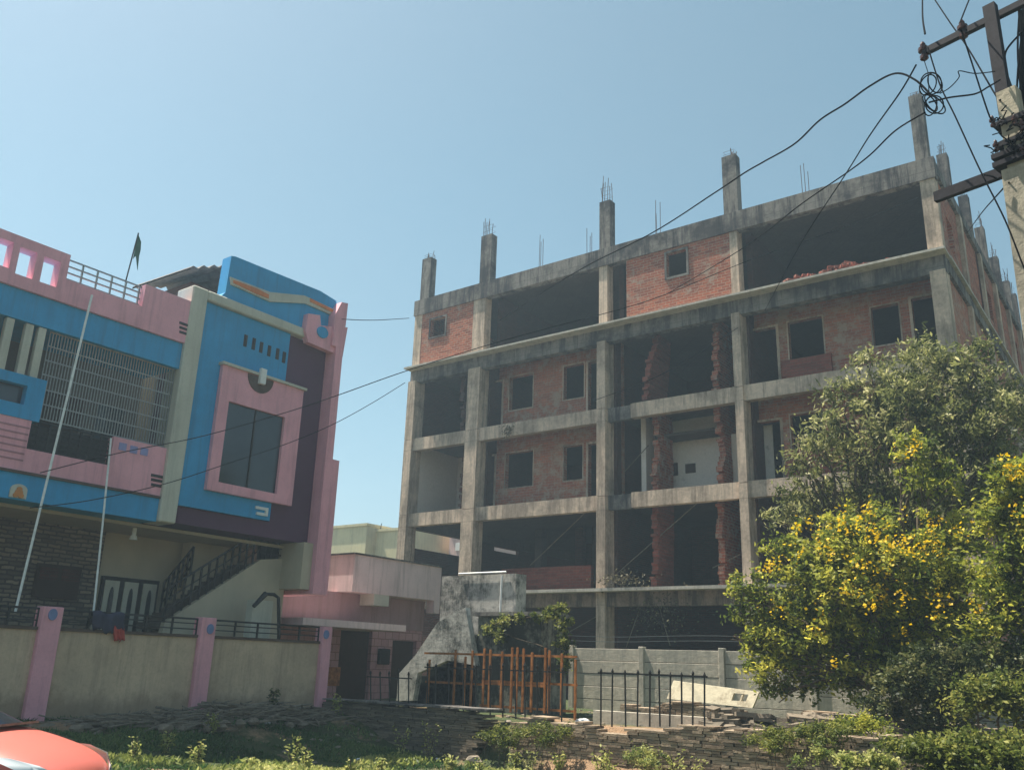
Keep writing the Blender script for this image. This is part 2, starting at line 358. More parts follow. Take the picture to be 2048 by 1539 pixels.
# road under the camera and the red car
b = B(); pts = []
dr = Vector((.80, .60, 0)); nr = Vector((-.6, .8, 0))
n = 40; vs = []; fs = []
for i in range(n+1):
    for k, t in enumerate((-3.4, 3.4)):
        p = dr*(-60+120*i/n)+nr*t+Vector((-4.6, 2.2, 0)); vs.append((p.x, p.y, -.40))
for i in range(n): fs.append((2*i, 2*i+2, 2*i+3, 2*i+1))
b.raw(vs, fs); b.build('road', m_plain('worn_asphalt', (.055, .053, .05), .9, 0, .3, 12, .2, .4), label='grey asphalt road beside the overgrown verge', kind='structure')

# ------------------------------------------------------------------ leaf cloud helper
def leaf_mesh(name, centers, normals_bias, size, aspect, mat, parent=None, rnd=None, flip=None, droop=0.3):
    """numpy leaves: each one a bent kite of two quads-ish (4 verts diamond)"""
    n = len(centers); c = np.asarray(centers, float)
    d = RNG.normal(size=(n, 3)); d[:, 2] = d[:, 2]*.6-droop; d /= np.linalg.norm(d, axis=1)[:, None]
    u = RNG.normal(size=(n, 3))+np.asarray(normals_bias); u = u-(u*d).sum(1)[:, None]*d; u /= np.linalg.norm(u, axis=1)[:, None]
    sd = np.cross(d, u)
    L = (size*(.6+.8*RNG.random(n)))[:, None]; Wd = L*aspect
    p0 = c-d*L*.5; p1 = c+sd*Wd*.5+u*Wd*.15; p2 = c+d*L*.5; p3 = c-sd*Wd*.5+u*Wd*.15
    v = np.stack([p0, p1, p2, p3], 1).reshape(-1, 3)
    if parent is not None:
        off = wloc(parent); v = v-np.array([off.x, off.y, off.z])
    me = bpy.data.meshes.new(name); me.vertices.add(4*n); me.vertices.foreach_set('co', v.ravel())
    me.loops.add(4*n); me.loops.foreach_set('vertex_index', np.arange(4*n)); me.polygons.add(n)
    me.polygons.foreach_set('loop_start', np.arange(n)*4); me.polygons.foreach_set('loop_total', np.full(n, 4))
    me.update(); me.validate()
    if rnd is None: rnd = RNG.random(n)
    at = me.attributes.new('rnd', 'FLOAT', 'FACE'); at.data.foreach_set('value', np.asarray(rnd, 'f'))
    me.materials.append(mat); o = bpy.data.objects.new(name, me); COL.objects.link(o)
    if parent is not None: o.parent = parent
    return o
def add_rnd(o, per=6):
    me = o.data; n = len(me.polygons); k = (n+per-1)//per
    r = np.repeat(RNG.random(k), per)[:n]
    at = me.attributes.new('rnd', 'FLOAT', 'FACE'); at.data.foreach_set('value', r.astype('f')); return o

# ------------------------------------------------------------------ hazy air
hz_ = B().box(-120, 60, -40, 110, -3, 30)
hm = bpy.data.materials.new('hazy_air'); hm.use_nodes = True; hm.node_tree.nodes.clear()
ho = hm.node_tree.nodes.new('ShaderNodeOutputMaterial'); hv = hm.node_tree.nodes.new('ShaderNodeVolumePrincipled')
hv.inputs['Color'].default_value = (.62, .83, 1., 1); hv.inputs['Density'].default_value = .0018; hv.inputs['Anisotropy'].default_value = .35
hm.node_tree.links.new(hv.outputs[0], ho.inputs['Volume'])
hz_.build('haze', hm, None, label='thin bluish haze in the air', kind='stuff')
# ================================================================== pink and blue house (left)
XP = -19.2
def yz(px, py, X=XP): p = hX(px, py, X); return (p[1], p[2])
def RX(x0, y0, x1, y1, X=XP):
    a = yz(x0, y0, X); c = yz(x1, y1, X); return min(a[0], c[0]), max(a[0], c[0]), min(a[1], c[1]), max(a[1], c[1])
hs_ = thing('painted_house', (-21, 11, 0), 'two-storey house painted pink and bright blue with a tall maroon and blue stair tower', 'house')
def bx(name, mat, x0, x1, y0, y1, z0, z1, parent, **k): return B().box(x0, x1, y0, y1, z0, z1).build(name, mat, parent, **k)
YL = 3.0
zb0, zb1, zp1 = 4.18, 4.72, 4.73
# body behind
b = B(); b.box(-30, -21.6, YL, 16.3, 0, 4.1); b.box(-30, -20.9, YL, 11.7, 4.75, 8.55); b.box(-30, -21.0, 11.7, 16.4, 4.3, 9.6)
b.build('back_wall', M['beige'], hs_)
# ground-floor stone cladding and its plain neighbour
y_cl = yz(205, 1100, -21.55)[0]
bx('stone_cladding_wall', M['cladding'], -21.6, -21.52, YL, y_cl, 0, 4.1, hs_)
# wooden shuttered niche on the cladding
ry0, ry1, rz0, rz1 = RX(75, 1125, 150, 1200, -21.5)
nb = bx('wall_shutter', M['door'], -21.52, -21.42, ry0, ry1, rz0, rz1, hs_, label='small reddish brown wall shutter')
for k in range(2):
    w = (ry1-ry0)/2; bx('shutter_leaf', M['brickdark'], -21.42, -21.39, ry0+k*w+.05, ry0+(k+1)*w-.05, rz0+.55*(rz1-rz0), rz1-.08, nb)
# floor slab and blue fascia
bx('floor_slab', M['beige'], -30, -19.9, YL, 16.4, 4.1, 4.178, hs_)
bx('blue_fascia', M['blue'], -20.9, XP, YL, 11.75, zb0, zb1, hs_, label='lower bright blue band')
bx('fascia_line', M['brownline'], -20.9, XP+.05, YL, 11.75, zb1, zb1+.055, hs_)
# deity-style wall tile (plain orange figure)
ty0, ty1, tz0, tz1 = RX(22, 965, 50, 998)
tb = B(); n = 10; pts = [(ty0, tz0), (ty1, tz0), (ty1, tz0+(tz1-tz0)*.6)]+[((ty0+ty1)/2+(ty1-ty0)/2*math.cos(a*math.pi/n), tz0+(tz1-tz0)*.6+(tz1-tz0)*.4*math.sin(a*math.pi/n)) for a in range(1, n)]+[(ty0, tz0+(tz1-tz0)*.6)]
t_ = tb.prism(pts, 'x', XP+.003, XP+.04).build('wall_tile', M['cream'], hs_)
tb = B(); tcx = (ty0+ty1)/2
for (dy, dz, r) in ((0, .42, .05), (0, .25, .075), (-.06, .12, .05), (.06, .12, .05)):
    hgt = tz1-tz0; pts = [(tcx+dy*.9+r*1.1*math.cos(a), tz0+dz*hgt*1.5+r*math.sin(a)) for a in np.linspace(0, 2*math.pi, 12, False)]
    tb.prism(pts, 'x', XP+.04, XP+.06+dz*.02)
tb.build('tile_figure', M['figure'], t_)
# balcony front (pink), left high part with grooves, opening with slatted railing, right part with squares
zl_top = yz(0, 827)[1]; ylft = yz(62, 850)[0]; yop = yz(224, 900)[0]; zr_top = yz(280, 884)[1]; zop0 = yz(60, 898)[1]; zop1 = yz(90, 838)[1]
b = B(); b.box(-19.45, XP, YL, ylft, zp1+.045, zl_top); b.box(-19.45, XP, ylft, yop, zp1+.045, zop0); b.box(-19.45, XP, yop, 11.75, zp1+.045, zr_top)
pf = b.build('balcony_front', M['pink'], hs_)
b = B(); nz = 6
for k in range(nz):
    z = zp1+.25+(zl_top-zp1-.3)*k/nz; b.box(XP-.01, XP+.012, YL, ylft-.02, z, z+.035)
b.build('groove_band', m_paint('dull_pink', sc(PINK, .55)), pf)
b = B()
for cx_, cy_ in ((245, 893), (267, 899), (288, 903)):
    p = yz(cx_, cy_); b.box(XP-.01, XP+.02, p[0]-.09, p[0]+.09, p[1]-.085, p[1]+.085)
b.build('square_tile', M['lilac'], pf)
b = B()
for cy_ in (949, 958, 968):
    p = yz(302, cy_); q = yz(325, cy_+3); b.box(XP-.02, XP+.015, p[0], q[0], p[1]-.035, p[1]+.03)
b.build('vent_slot', M['dark'], pf)
# slatted railing in the opening
b = B(); k = 7
for i in range(k):
    z = zop0+.05+(zop1-zop0-.1)*i/(k-1); b.tube([(-19.32, ylft, z), (-19.32, yop, z)], .02, 5)
for i in range(9):
    y = ylft+(yop-ylft)*i/8; b.box(-19.34, -19.3, y-.02, y+.02, zop0, zop1)
b.build('balcony_railing', M['iron'], hs_)
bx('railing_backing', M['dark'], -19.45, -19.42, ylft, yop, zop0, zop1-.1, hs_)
# blue window block at the left, fins above
wy1 = yz(88, 790)[0]; wz1 = yz(0, 737)[1]
win = RX(0, 758, 46, 814)
b = B().wall('x', (YL, wy1), (zl_top+.002, wz1), XP-.3, XP+.02, [(5.6, win[1], win[2]+.05, yz(0, 758)[1])])
wb = b.build('blue_window_surround', M['blue'], hs_)
bx('window_pane', M['glass'], XP-.2, XP-.17, 5.5, win[1]+.05, win[2], win[3]+.05, wb)
for (px, py) in ((12, 690), (52, 698), (78, 702), (-30, 680), (-70, 670)):
    p = yz(px, py); 
    bx('white_fin', M['cream'], XP-.16, XP-.02, p[0]-.08, p[0]+.08, wz1+.002, 7.93, hs_)
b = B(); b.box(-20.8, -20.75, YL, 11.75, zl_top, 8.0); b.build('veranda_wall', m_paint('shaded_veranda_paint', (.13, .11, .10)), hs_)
bx('veranda_door', M['door'], -20.75, -20.7, 9.4, 10.3, 4.8, 7.0, hs_)
bx('veranda_window', M['glass'], -20.75, -20.7, 10.7, 11.4, 5.7, 7.0, hs_)
# steel grille across the veranda
gy0 = yz(84, 780)[0]; gz0 = zop1
b = B(); nb_ = 46
for i in range(nb_+1):
    y = gy0+(11.72-gy0)*i/nb_; z0 = gz0 if y < yop else zr_top; b.box(-19.34, -19.32, y-.009, y+.009, z0, 7.95)
for i, z in enumerate(np.linspace(gz0+.02, 7.93, 7)):
    if z > zr_top or i == 0: b.box(-19.345, -19.315, gy0, 11.72 if z > zr_top else yop, z-.013, z+.013)
gr = b.build('veranda_grille', M['greyiron'], hs_)
# upper blue band, roof slab, pink parapet with slots, rail, right end
bx('upper_blue_band', M['blue'], -30, XP, YL, 11.75, 7.95, 8.61, hs_, label='upper bright blue band')
y138 = yz(138, 514)[0]; zt = 9.75
holes = []
for (a, c, d, e) in ((-60, 455, -36, 515), (-10, 474, 14, 538), (38, 495, 61, 560), (86, 514, 109, 576)):
    q = RX(a, c, d, e); holes.append(q)
b = B().wall('x', (YL, y138), (8.612, zt), XP-.25, XP+.08, holes); b.build('roof_parapet', M['pink'], hs_)
y290 = yz(288, 572)[0]; zrl = yz(200, 585)[1]
b = B(); b.box(XP-.25, XP+.08, y138, y290, 8.612, zrl); b.box(XP-.25, XP+.08, y290, 11.75, 8.612, yz(320, 580)[1]-.02)
b.build('roof_parapet', M['pink'], hs_)
b = B()
for z in np.linspace(zrl+.08, zt-.05, 4): b.tube([(XP-.1, y138, z), (XP-.1, y290, z)], .022, 5)
for y in np.linspace(y138+.05, y290-.05, 6): b.box(XP-.12, XP-.08, y-.018, y+.018, zrl, zt-.04)
b.build('roof_railing', M['greyiron'], hs_)
b = B()
for cy_ in (647, 656, 665):
    p = yz(355, cy_-2); q = yz(377, cy_+6); b.box(XP+.07, XP+.095, p[0], q[0], p[1]-.045, p[1]+.015)
b.build('vent_slot', M['dark'], hs_)
# white upright bar and cream band over the tower
b = B(); b.box(XP-.6, XP+.12, 11.752, 12.2, zb0, 10.19); b.box(XP-.6, XP+.122, 12.2, yz(612, 662)[0], 9.93, 10.19); bevel(b.build('white_frame', M['cream'], hs_), .03)
# maroon panel, blue panel, vents
ybr = yz(573, 740)[0]
bx('maroon_panel', M['purple'], XP-1.6, XP-.12, 12.2, 16.5, 4.24, 9.93, hs_)
zbb = yz(430, 1022)[1]
blp = bx('blue_panel', M['blue'], XP-.12, XP+.0, 12.202, ybr, zbb, 9.92, hs_)
bx('blue_panel_foot', M['blue'], XP-.12, XP-.002, ybr, yz(525, 1037)[0], zbb, zbb+.28, blp)
b = B(); e0, e1, f0, f1 = RX(513, 1014, 533, 1030)
b.box(XP+.0, XP+.05, e0-.05, e1, f1-.04, f1+.03); b.box(XP+.0, XP+.05, e0, e1, f0-.03, f0+.04); b.box(XP+.0, XP+.055, e1-.07, e1+.0, f0-.03, f1+.03)
b.build('corner_bracket', M['white'], hs_)
b = B(); vents = [(486, 660, 495, 702), (503, 667, 511, 708), (518, 675, 526, 714), (534, 682, 542, 721), (551, 688, 558, 727), (564, 695, 571, 734)]
for q in vents:
    r = RX(*q); mm = (r[0]+r[1])/2; b.box(XP, XP+.02, mm-.05, mm+.05, r[2]+.1, r[3]-.1)
b.build('vent_slot', M['dark'], blp)
# projecting pink window frame
wf = RX(441, 730, 577, 1012); wi = RX(452, 803, 547, 988)
b = B().wall('x', (wf[0], wf[1]), (wf[2], wf[3]), XP+.002, XP+.13, [(wi[0], wi[1], wi[2], wi[3])])
fr = b.build('window_frame', M['pink'], hs_); bevel(fr, .015)
bx('window_pane', M['glass'], XP+.02, XP+.04, wi[0], wi[1], wi[2], wi[3], fr)
bx('window_mullion', M['iron'], XP+.04, XP+.07, (wi[0]+wi[1])/2-.02, (wi[0]+wi[1])/2+.02, wi[2], wi[3], fr)
b = B(); b.box(XP, XP+.2, wf[0]-.06, wf[1]+.06, wf[3], wf[3]+.07); b.build('window_hood', M['cream'], fr)
c_ = yz(522, 752, XP+.13); rr = .42
pts = [(c_[0]+rr*math.cos(a), wf[3]-.02+rr*1.05*math.sin(a)) for a in np.linspace(math.pi, 2*math.pi, 16)]
B().prism(pts, 'x', XP+.13, XP+.15).build('half_round_ornament', M['brownline'], fr)
bx('keystone', M['white'], XP+.15, XP+.25, c_[0]-.09, c_[0]+.09, wf[3]-.22, wf[3]+.2, fr)
# tall pink fin at the right and crown
b = B(); b.box(XP-1.6, XP+.3, 16.45, 16.72, 6.63, 9.93); b.box(XP-1.6, XP+.302, 16.45, 16.97, 2.89, 6.63)
b.prism([(16.3, 9.93), (16.72, 9.93), (16.75, 11.4), (16.5, 11.35), (16.3, 10.9)], 'x', XP-.6, XP+.3)
b.build('pink_fin', M['pink'], hs_)
bx('fin_return', M['beige'], XP-1.2, XP+.15, 16.12, 16.448, 3.0, 4.235, hs_)
crown = [yz(x, y) for x, y in ((462, 512), (470, 513), (640, 582), (672, 602), (672, 650), (605, 668), (440, 592), (450, 585))]
cr_ = B().prism(crown, 'x', XP-.35, XP+.02).build('crown_panel', M['blue'], hs_)
def z1(x, y): return yz(x/2.904, 430+y/2.904)
st = [z1(*p) for p in ((1330,362),(1560,450),(1760,470),(1950,558),(1942,592),(1765,515),(1560,505),(1335,405))]
B().prism(st, 'x', XP+.02, XP+.07).build('crown_stripe', M['cream'], cr_)
st = [z1(*p) for p in ((1345,380),(1480,430),(1550,465),(1550,487),(1480,462),(1345,397))]
B().prism(st, 'x', XP+.07, XP+.09).build('stripe_inlay', M['orange'], cr_)
st = [z1(*p) for p in ((1790,485),(1930,555),(1930,572),(1790,505))]
B().prism(st, 'x', XP+.07, XP+.09).build('stripe_inlay', M['orange'], cr_)
st = [z1(*p) for p in ((1762,580),(1830,590),(1835,650),(1990,660),(1960,830),(1760,745),(1745,680))]
pk = B().prism(st, 'x', XP+.02, XP+.22).build('crown_patch', M['pink'], hs_)
c = z1(1840, 690); B().prism([(c[0]+.2*math.cos(a), c[1]+.17*math.sin(a)) for a in np.linspace(0, 2*math.pi, 18, False)], 'x', XP+.22, XP+.27).build('oval_boss', M['blue'], pk)
# lower right: stair with side wall and railings, plain walls under the tower
XS = -19.9
sp = [yz(x, y, XS) for x, y in ((586, 1118), (522, 1118), (430, 1178), (330, 1243))]
poly = [(16.3, 0), (16.3, sp[0][1]), sp[1], sp[2], sp[3], (yz(300, 1262, XS)[0], 0)]
stt = B().prism(poly, 'x', XS-.15, XS).build('stair_side_wall', M['beige'], hs_)
b = B(); ns = 14
for i in range(ns):
    t = i/ns; y0 = sp[3][0]+(sp[1][0]-sp[3][0])*t; z0 = sp[3][1]+(sp[1][1]-sp[3][1])*t; b.box(XS-1.2, XS-.15, y0, 16.2, max(0, z0-.17), z0)
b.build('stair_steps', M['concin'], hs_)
def railing(b, P, Q, h, X, n=9):
    """sloping railing from P to Q (y,z)"""
    for k in (1., .66, .33): b.tube([(X, P[0], P[1]+h*k), (X, Q[0], Q[1]+h*k)], .028 if k == 1 else .018, 5)
    for i in range(n+1):
        t = i/n; y = P[0]+(Q[0]-P[0])*t; z = P[1]+(Q[1]-P[1])*t; b.box(X-.022, X+.022, y-.022, y+.022, z, z+h)
b = B(); railing(b, sp[3], sp[1], .8, XS-.07, 12); railing(b, sp[1], (16.2, sp[1][1]), .55, XS-.07, 4)
b.box(XS-.2, XS-.17, sp[1][0], 16.2, sp[1][1], sp[1][1]+.5)
b.build('stair_railing', M['iron'], hs_)
b = B(); q0 = yz(322, 1225, -21.0); q1 = yz(382, 1150, -21.0); railing(b, q0, q1, .75, -21.05, 6); b.build('stair_railing', M['iron'], hs_)
bx('stair_soffit_wall', M['beige'], -21.5, -21.1, yz(382, 1100, -21.1)[0], 16.3, 0, 4.09, hs_)
# three-leaf front door with arched panels
d0 = yz(207, 1150, -21.5); d1 = yz(318, 1170, -21.5); w = (d1[0]-d0[0])/3; ztop = d0[1]
dr_ = bx('front_door', M['iron'], -21.6, -21.5, d0[0], d1[0], .4, ztop, hs_)
for k in range(3):
    y0 = d0[0]+w*k+.07; y1 = d0[0]+w*(k+1)-.07
    lf = bx('door_leaf', M['cream'], -21.5, -21.47, y0, y1, .45, ztop-.1, dr_)
    pts = [(y0+.13, .6), (y1-.13, .6), (y1-.13, ztop-.55)]+[((y0+y1)/2+((y1-y0)/2-.13)*math.cos(a), ztop-.55+.3*math.sin(a)) for a in np.linspace(.3, math.pi-.3, 7)]+[(y0+.13, ztop-.55)]
    B().prism(pts, 'x', -21.47, -21.45).build('door_arch', M['glass'], dr_)
# small lamp under the soffit
b = B(); p = yz(270, 1055, -20.2); b.tube([(-20.2, p[0], 4.1), (-20.2, p[0], 3.92)], .05, 8); b.tube([(-20.2, p[0], 3.92), (-20.2, p[0], 3.82)], [.07, .1], 10)
b.build('porch_lamp', M['white'], hs_)
# roof shed behind the crown
q = [hX(x, y, -21.6) for x, y in ((378, 612), (380, 560), (430, 531), (462, 545))]
sh = thing('roof_shed', (-23, 13, 8.6), 'small rooftop shed with a sagging corrugated grey sheet roof behind the blue crown', 'shed')
b = B(); pts = []
for i in range(25):
    t = i/24; y = q[1][1]+(15.6-q[1][1])*t; z = 10.75+.05*math.sin(i*2.1); pts.append((y, z))
vs = []; fs = []; nn = 40
za = q[2][2]
for i in range(nn+1):
    y = q[1][1]-.1+3.3*i/nn; z = .05*math.sin(i*1.6)
    pk_ = 1-abs(y-(q[2][1]+.2))/1.6*.75
    for X, dz in ((-21.5, 0), (-24.5, .5)): vs.append((X, y, za-.9+.95*max(pk_, .1)+z+dz*.2)); 
    for X, dz in ((-21.5, 0), (-24.5, .5)): vs.append((X, y, za-.94+.95*max(pk_, .1)+z+dz*.2-.03))
for i in range(nn):
    a = 4*i; fs += [(a, a+1, a+5, a+4), (a+2, a+6, a+7, a+3), (a, a+4, a+6, a+2), (a+1, a+3, a+7, a+5)]
b.raw(vs, fs); b.build('roof_sheet', M['sheet'], sh)
bx('shed_wall', M['brickdark'], -24.3, -21.7, q[1][1]+.1, q[1][1]+3., 8.56, za-.72, sh)
b = B(); cc = hX(348, 580, -21.8); n = 10
vs = []; fs = []
for i in range(7):
    for j in range(16):
        th = i/6*math.pi/2; ph = j/16*2*math.pi; r = .52
        vs.append((cc[0]+r*math.cos(ph)*math.cos(th)*1.0, cc[1]+r*math.sin(ph)*math.cos(th), 9.35+.62*math.sin(th)))
for i in range(6):
    for j in range(16): fs.append((i*16+j, i*16+(j+1) % 16, (i+1)*16+(j+1) % 16, (i+1)*16+j))
b.raw(vs, fs); b.tube([(cc[0], cc[1], 8.56), (cc[0], cc[1], 9.36)], .52, 16); b.smooth = True
b.build('water_tank', M['sheet'], None, label='grey domed water tank on the roof beside the sagging shed', cat='water tank')
# flag on the roof
fb = hX(252, 560, -20.2); ft = hX(277, 466, -20.2)
fl = thing('flag', tuple(fb), 'limp dark green flag on a thin pole above the pink roof railing', 'flag')
b = B(); b.tube([(fb[0], fb[1], 8.6), tuple(fb), tuple(ft)], .018, 5); b.build('flag_pole', M['iron'], fl)
b = B(); fp = [hX(x, y, -20.2) for x, y in ((276, 468), (282, 484), (281, 500), (278, 512), (275, 540), (272, 512), (268, 515), (266, 518), (272, 490))]
b.prism([(p[1], p[2]) for p in fp], 'x', -20.21, -20.19); b.build('flag_cloth', M['flag'], fl)
# leaning white pipes in the yard
def polepx(name, pts, X, r, mat, **k):
    b = B(); b.tube([tuple(hX(x, y, xx)) for (x, y), xx in zip(pts, X)], r, 7); o = b.build(name, mat, None, **k); return o
polepx('white_pipe', [(184, 590), (107, 907), (30, 1225)], [-19.0, -18.75, -18.5], .026, M['pipe'], label='long thin white pipe leaning from the upper blue band down behind the boundary wall', cat='pipe')
polepx('white_pipe', [(222, 876), (205, 1049), (187, 1222)], [-19.0, -18.75, -18.5], .022, M['pipe'], label='shorter white pipe standing in front of the stone cladding beside the house door', cat='pipe')

# ---------------- boundary wall
XW = -17.9
bw = thing('boundary_wall', (XW, 12, 0), 'beige compound wall with pink pillars and a low black railing in front of the painted house', 'wall')
pil = [(3.0, 3.5), (8.98, 9.42), (12.62, 13.02), (16.0, 16.28)]
pyc = [yz(88, 1330, XW+.12)[0], yz(408, 1330, XW+.12)[0], yz(650, 1330, XW+.12)[0]]
pw = [.2, .19, .15]
edges = []
for i, (c, w) in enumerate(zip(pyc, pw)):
    pb = B(); pb.box(XW-.18, XW+.12, c-w, c+w, -.9, 2.04 if i < 2 else 2.02); po = pb.build('wall_pillar', M['pink'], bw); bevel(po, .012)
    md = B(); q = yz((107, 422, 654)[i]-2, (1228, 1257, 1268)[i], XW+.12)
    md.prism([(q[0]+.085*math.cos(a), q[1]+.11*math.sin(a)) for a in np.linspace(0, 2*math.pi, 14, False)], 'x', XW+.12, XW+.15); md.build('pillar_medallion', M['medallion'], po)
sp_ = [(YL-2, pyc[0]-pw[0]), (pyc[0]+pw[0], pyc[1]-pw[1]), (pyc[1]+pw[1], pyc[2]-pw[2])]
for i, (a, c) in enumerate(sp_):
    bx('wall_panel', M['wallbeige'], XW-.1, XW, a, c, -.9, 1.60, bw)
    bx('wall_coping', M['brownline'], XW-.13, XW+.04, a, c, 1.60, 1.66, bw)
    b = B()
    for z in (1.78, 1.9, 2.0): b.tube([(XW-.05, a, z), (XW-.05, c, z)], .022 if z == 2.0 else .014, 5)
    nn = max(2, int((c-a)/.55))
    for k in range(nn+1):
        y = a+(c-a)*k/nn; b.box(XW-.07, XW-.03, y-.018, y+.018, 1.66, 2.0)
    b.build('wall_railing', M['iron'], bw)
# cloth draped over wall
def blob(name, c, s, mat, seed, **k):
    r_ = np.random.default_rng(seed); b = B(); vs = []; fs = []; n1, n2 = 7, 12
    for i in range(n1+1):
        for j in range(n2):
            th = -math.pi/2+math.pi*i/n1; ph = 2*math.pi*j/n2; q = 1+.3*(r_.random()-.5)
            vs.append((c[0]+s[0]*q*math.cos(th)*math.cos(ph), c[1]+s[1]*q*math.cos(th)*math.sin(ph), c[2]+s[2]*q*math.sin(th)))
    for i in range(n1):
        for j in range(n2): fs.append((i*n2+j, i*n2+(j+1) % n2, (i+1)*n2+(j+1) % n2, (i+1)*n2+j))
    b.raw(vs, fs); b.smooth = True; return b.build(name, mat, None, **k)
def drape(y0, y1, zt, zb, mat, seed, **k):
    r_ = random.Random(seed); nu, nv = 14, 9; vs = []; fs = []
    for i in range(nu+1):
        u = i/nu; y = y0+(y1-y0)*u; low = zb+(.5*(zt-zb))*r_.random()*.5
        for j in range(nv+1):
            v = j/nv
            if v < .25: x, z = XW-.22+.17*v/.25, zt-.3*(1-v/.25)
            else: x, z = XW-.05+.13*min(1, (v-.25)*6), zt+.01-(zt-low)*(v-.25)/.75
            vs.append((x+.035*math.sin(u*17+seed+v*2)*(.3+v), y+.05*math.sin(v*4+seed)*v, z+.03*math.sin(u*9)))
    for i in range(nu):
        for j in range(nv): a_ = i*(nv+1)+j; fs.append((a_, a_+1, a_+nv+2, a_+nv+1))
    b = B(); b.raw(vs, fs); b.smooth = True; o = b.build('draped_cloth', mat, None, **k); s_ = o.modifiers.new('s', 'SOLIDIFY'); s_.thickness = .015; return o
c = hX(215, 1240, XW); drape(c[1]-.33, c[1]+.33, 2.04, 1.58, M['cloth'], 3, label='dark blue bundle of cloth draped over the beige wall railing', cat='cloth')
c = hX(236, 1265, XW+.05); drape(c[1]-.12, c[1]+.12, 1.76, 1.42, M['redcloth'], 4, label='small red cloth hanging on the beige wall coping', cat='cloth')
# hooked lamp pipe
yl = thing('yard_lamp', (-18.6, yz(556, 1270, -18.6)[0], 0), 'dark hooked lamp pipe standing behind the right end of the beige wall', 'lamp')
hp = [hX(x, y, -18.6) for x, y in ((558, 1270), (557, 1195), (548, 1188), (530, 1187))]
b = B(); b.tube([(-18.6, hp[0][1], 0)]+[tuple(p) for p in hp], .045, 8); b.build('lamp_pipe', M['iron'], yl)
a, c = hX(532, 1186, -18.6), hX(507, 1212, -18.6)
b = B(); b.tube([tuple(a), tuple(c)], [.07, .05], 6); b.build('lamp_head', M['iron'], yl)
bx('gate_post', M['cream'], -19.1, -18.85, yz(505, 1220, -18.85)[0], yz(545, 1220, -18.85)[0], 0, yz(530, 1200, -18.85)[1], None, label='pale cream square gate post behind the hooked lamp', cat='post')

# ================================================================== unfinished concrete building
YF = 28.0; XL, XR = -26.9, -4.5; YB = 47.5
cb_ = thing('unfinished_building', (-15, 36, 0), 'abandoned four-storey concrete frame building with red brick infill and bare rooftop columns', 'building')
Zf = [0.1, 3.86, 7.25, 10.58, 13.80, 17.28]
cols = [(-26.95, -26.5), (-23.45, -22.8), (-17.0, -16.62), (-11.48, -11.18), (-4.95, -4.5)]
def rebars(col, x0, x1, y0, y1, z, hmax, seed, n=6):
    r = random.Random(seed); b = B()
    for i in range(n):
        x = r.uniform(x0+.05, x1-.05); y = r.uniform(y0+.05, y1-.05); h = hmax*r.uniform(.45, 1); dx, dy = r.uniform(-.06, .06), r.uniform(-.06, .06)
        b.tube([(x, y, z-.02), (x+dx*.3, y+dy*.3, z+h*.5), (x+dx, y+dy, z+h)], .013, 4)
    for k in range(2):
        z_ = z+hmax*(.2+.25*k); b.tube([(x0+.06, y0+.06, z_), (x1-.06, y0+.06, z_), (x1-.06, y1-.06, z_), (x0+.06, y1-.06, z_), (x0+.06, y0+.06, z_)], .006, 4)
    b.build('rebar', M['rebar'], col)
tops = [19.40, 19.62, 19.45, 19.72, 19.75]; rbh = [.45, 1.1, 1.45, .5, .3]
tw = [(-26.75, -26.2), (-23.2, -22.6), (-17.0, -16.5), (-11.65, -11.1), (-5.0, -4.6)]
for i, (x0, x1) in enumerate(cols):
    b = B()
    for j in range(5):
        pr = 0 if j == 4 else .12                                # columns stand proud of the beams below the ledge
        z0, z1_ = Zf[j], Zf[j+1]-(.02 if j != 3 else .5)
        if j == 4: b.box(x0+(.0 if i else .0), x1, YF+.04, YF+.5, z0, z1_-.5)
        else: b.box(x0, x1, YF-pr, YF+.52, z0 if j else -.1, z1_)
    c_ = b.build('column', M['conc'], cb_)
    x0, x1 = tw[i]; t = bx('roof_column', M['concdark'], x0, x1, YF+.06, YF+.46, Zf[5], tops[i], cb_)  # shade on the roof columns is put into the darker concrete
    rebars(t, x0, x1, YF+.06, YF+.46, tops[i], rbh[i], 30+i, 5+i % 3)
# floor slabs with edge beams
for j in range(1, 6):
    z = Zf[j]
    if j == 5:
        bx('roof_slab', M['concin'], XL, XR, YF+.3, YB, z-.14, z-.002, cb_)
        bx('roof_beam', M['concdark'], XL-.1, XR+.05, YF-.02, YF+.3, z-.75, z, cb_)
    else:
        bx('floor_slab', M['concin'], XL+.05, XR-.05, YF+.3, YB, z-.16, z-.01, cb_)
        if j == 4:
            bx('ledge', M['ledge'], XL-.02, XR+.12, YF-.5, YF+.34, z-.0, z+.075, cb_)
            bx('ledge_beam', M['concdark'], XL-.02, XR+.02, YF-.03, YF+.3, z-.56, z-.002, cb_)  # staining and the ledge's shade both painted as darker concrete
        elif j == 1:
            bx('ledge', M['ledge'], -20.6, -9, YF-.45, YF+.3, z-.06, z+.05, cb_)
            for a in range(4): bx('edge_beam', M['stained'], cols[a][1], cols[a+1][0], YF, YF+.3, z-.55, z-.062, cb_)
        else:
            for a in range(4):
                e0, e1 = cols[a][1], cols[a+1][0]
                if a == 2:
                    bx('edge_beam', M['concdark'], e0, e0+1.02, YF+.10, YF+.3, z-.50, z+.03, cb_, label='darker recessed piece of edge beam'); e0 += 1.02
                bx('edge_beam', M['conc'], e0, e1, YF, YF+.3, z-.50, z+.05, cb_)
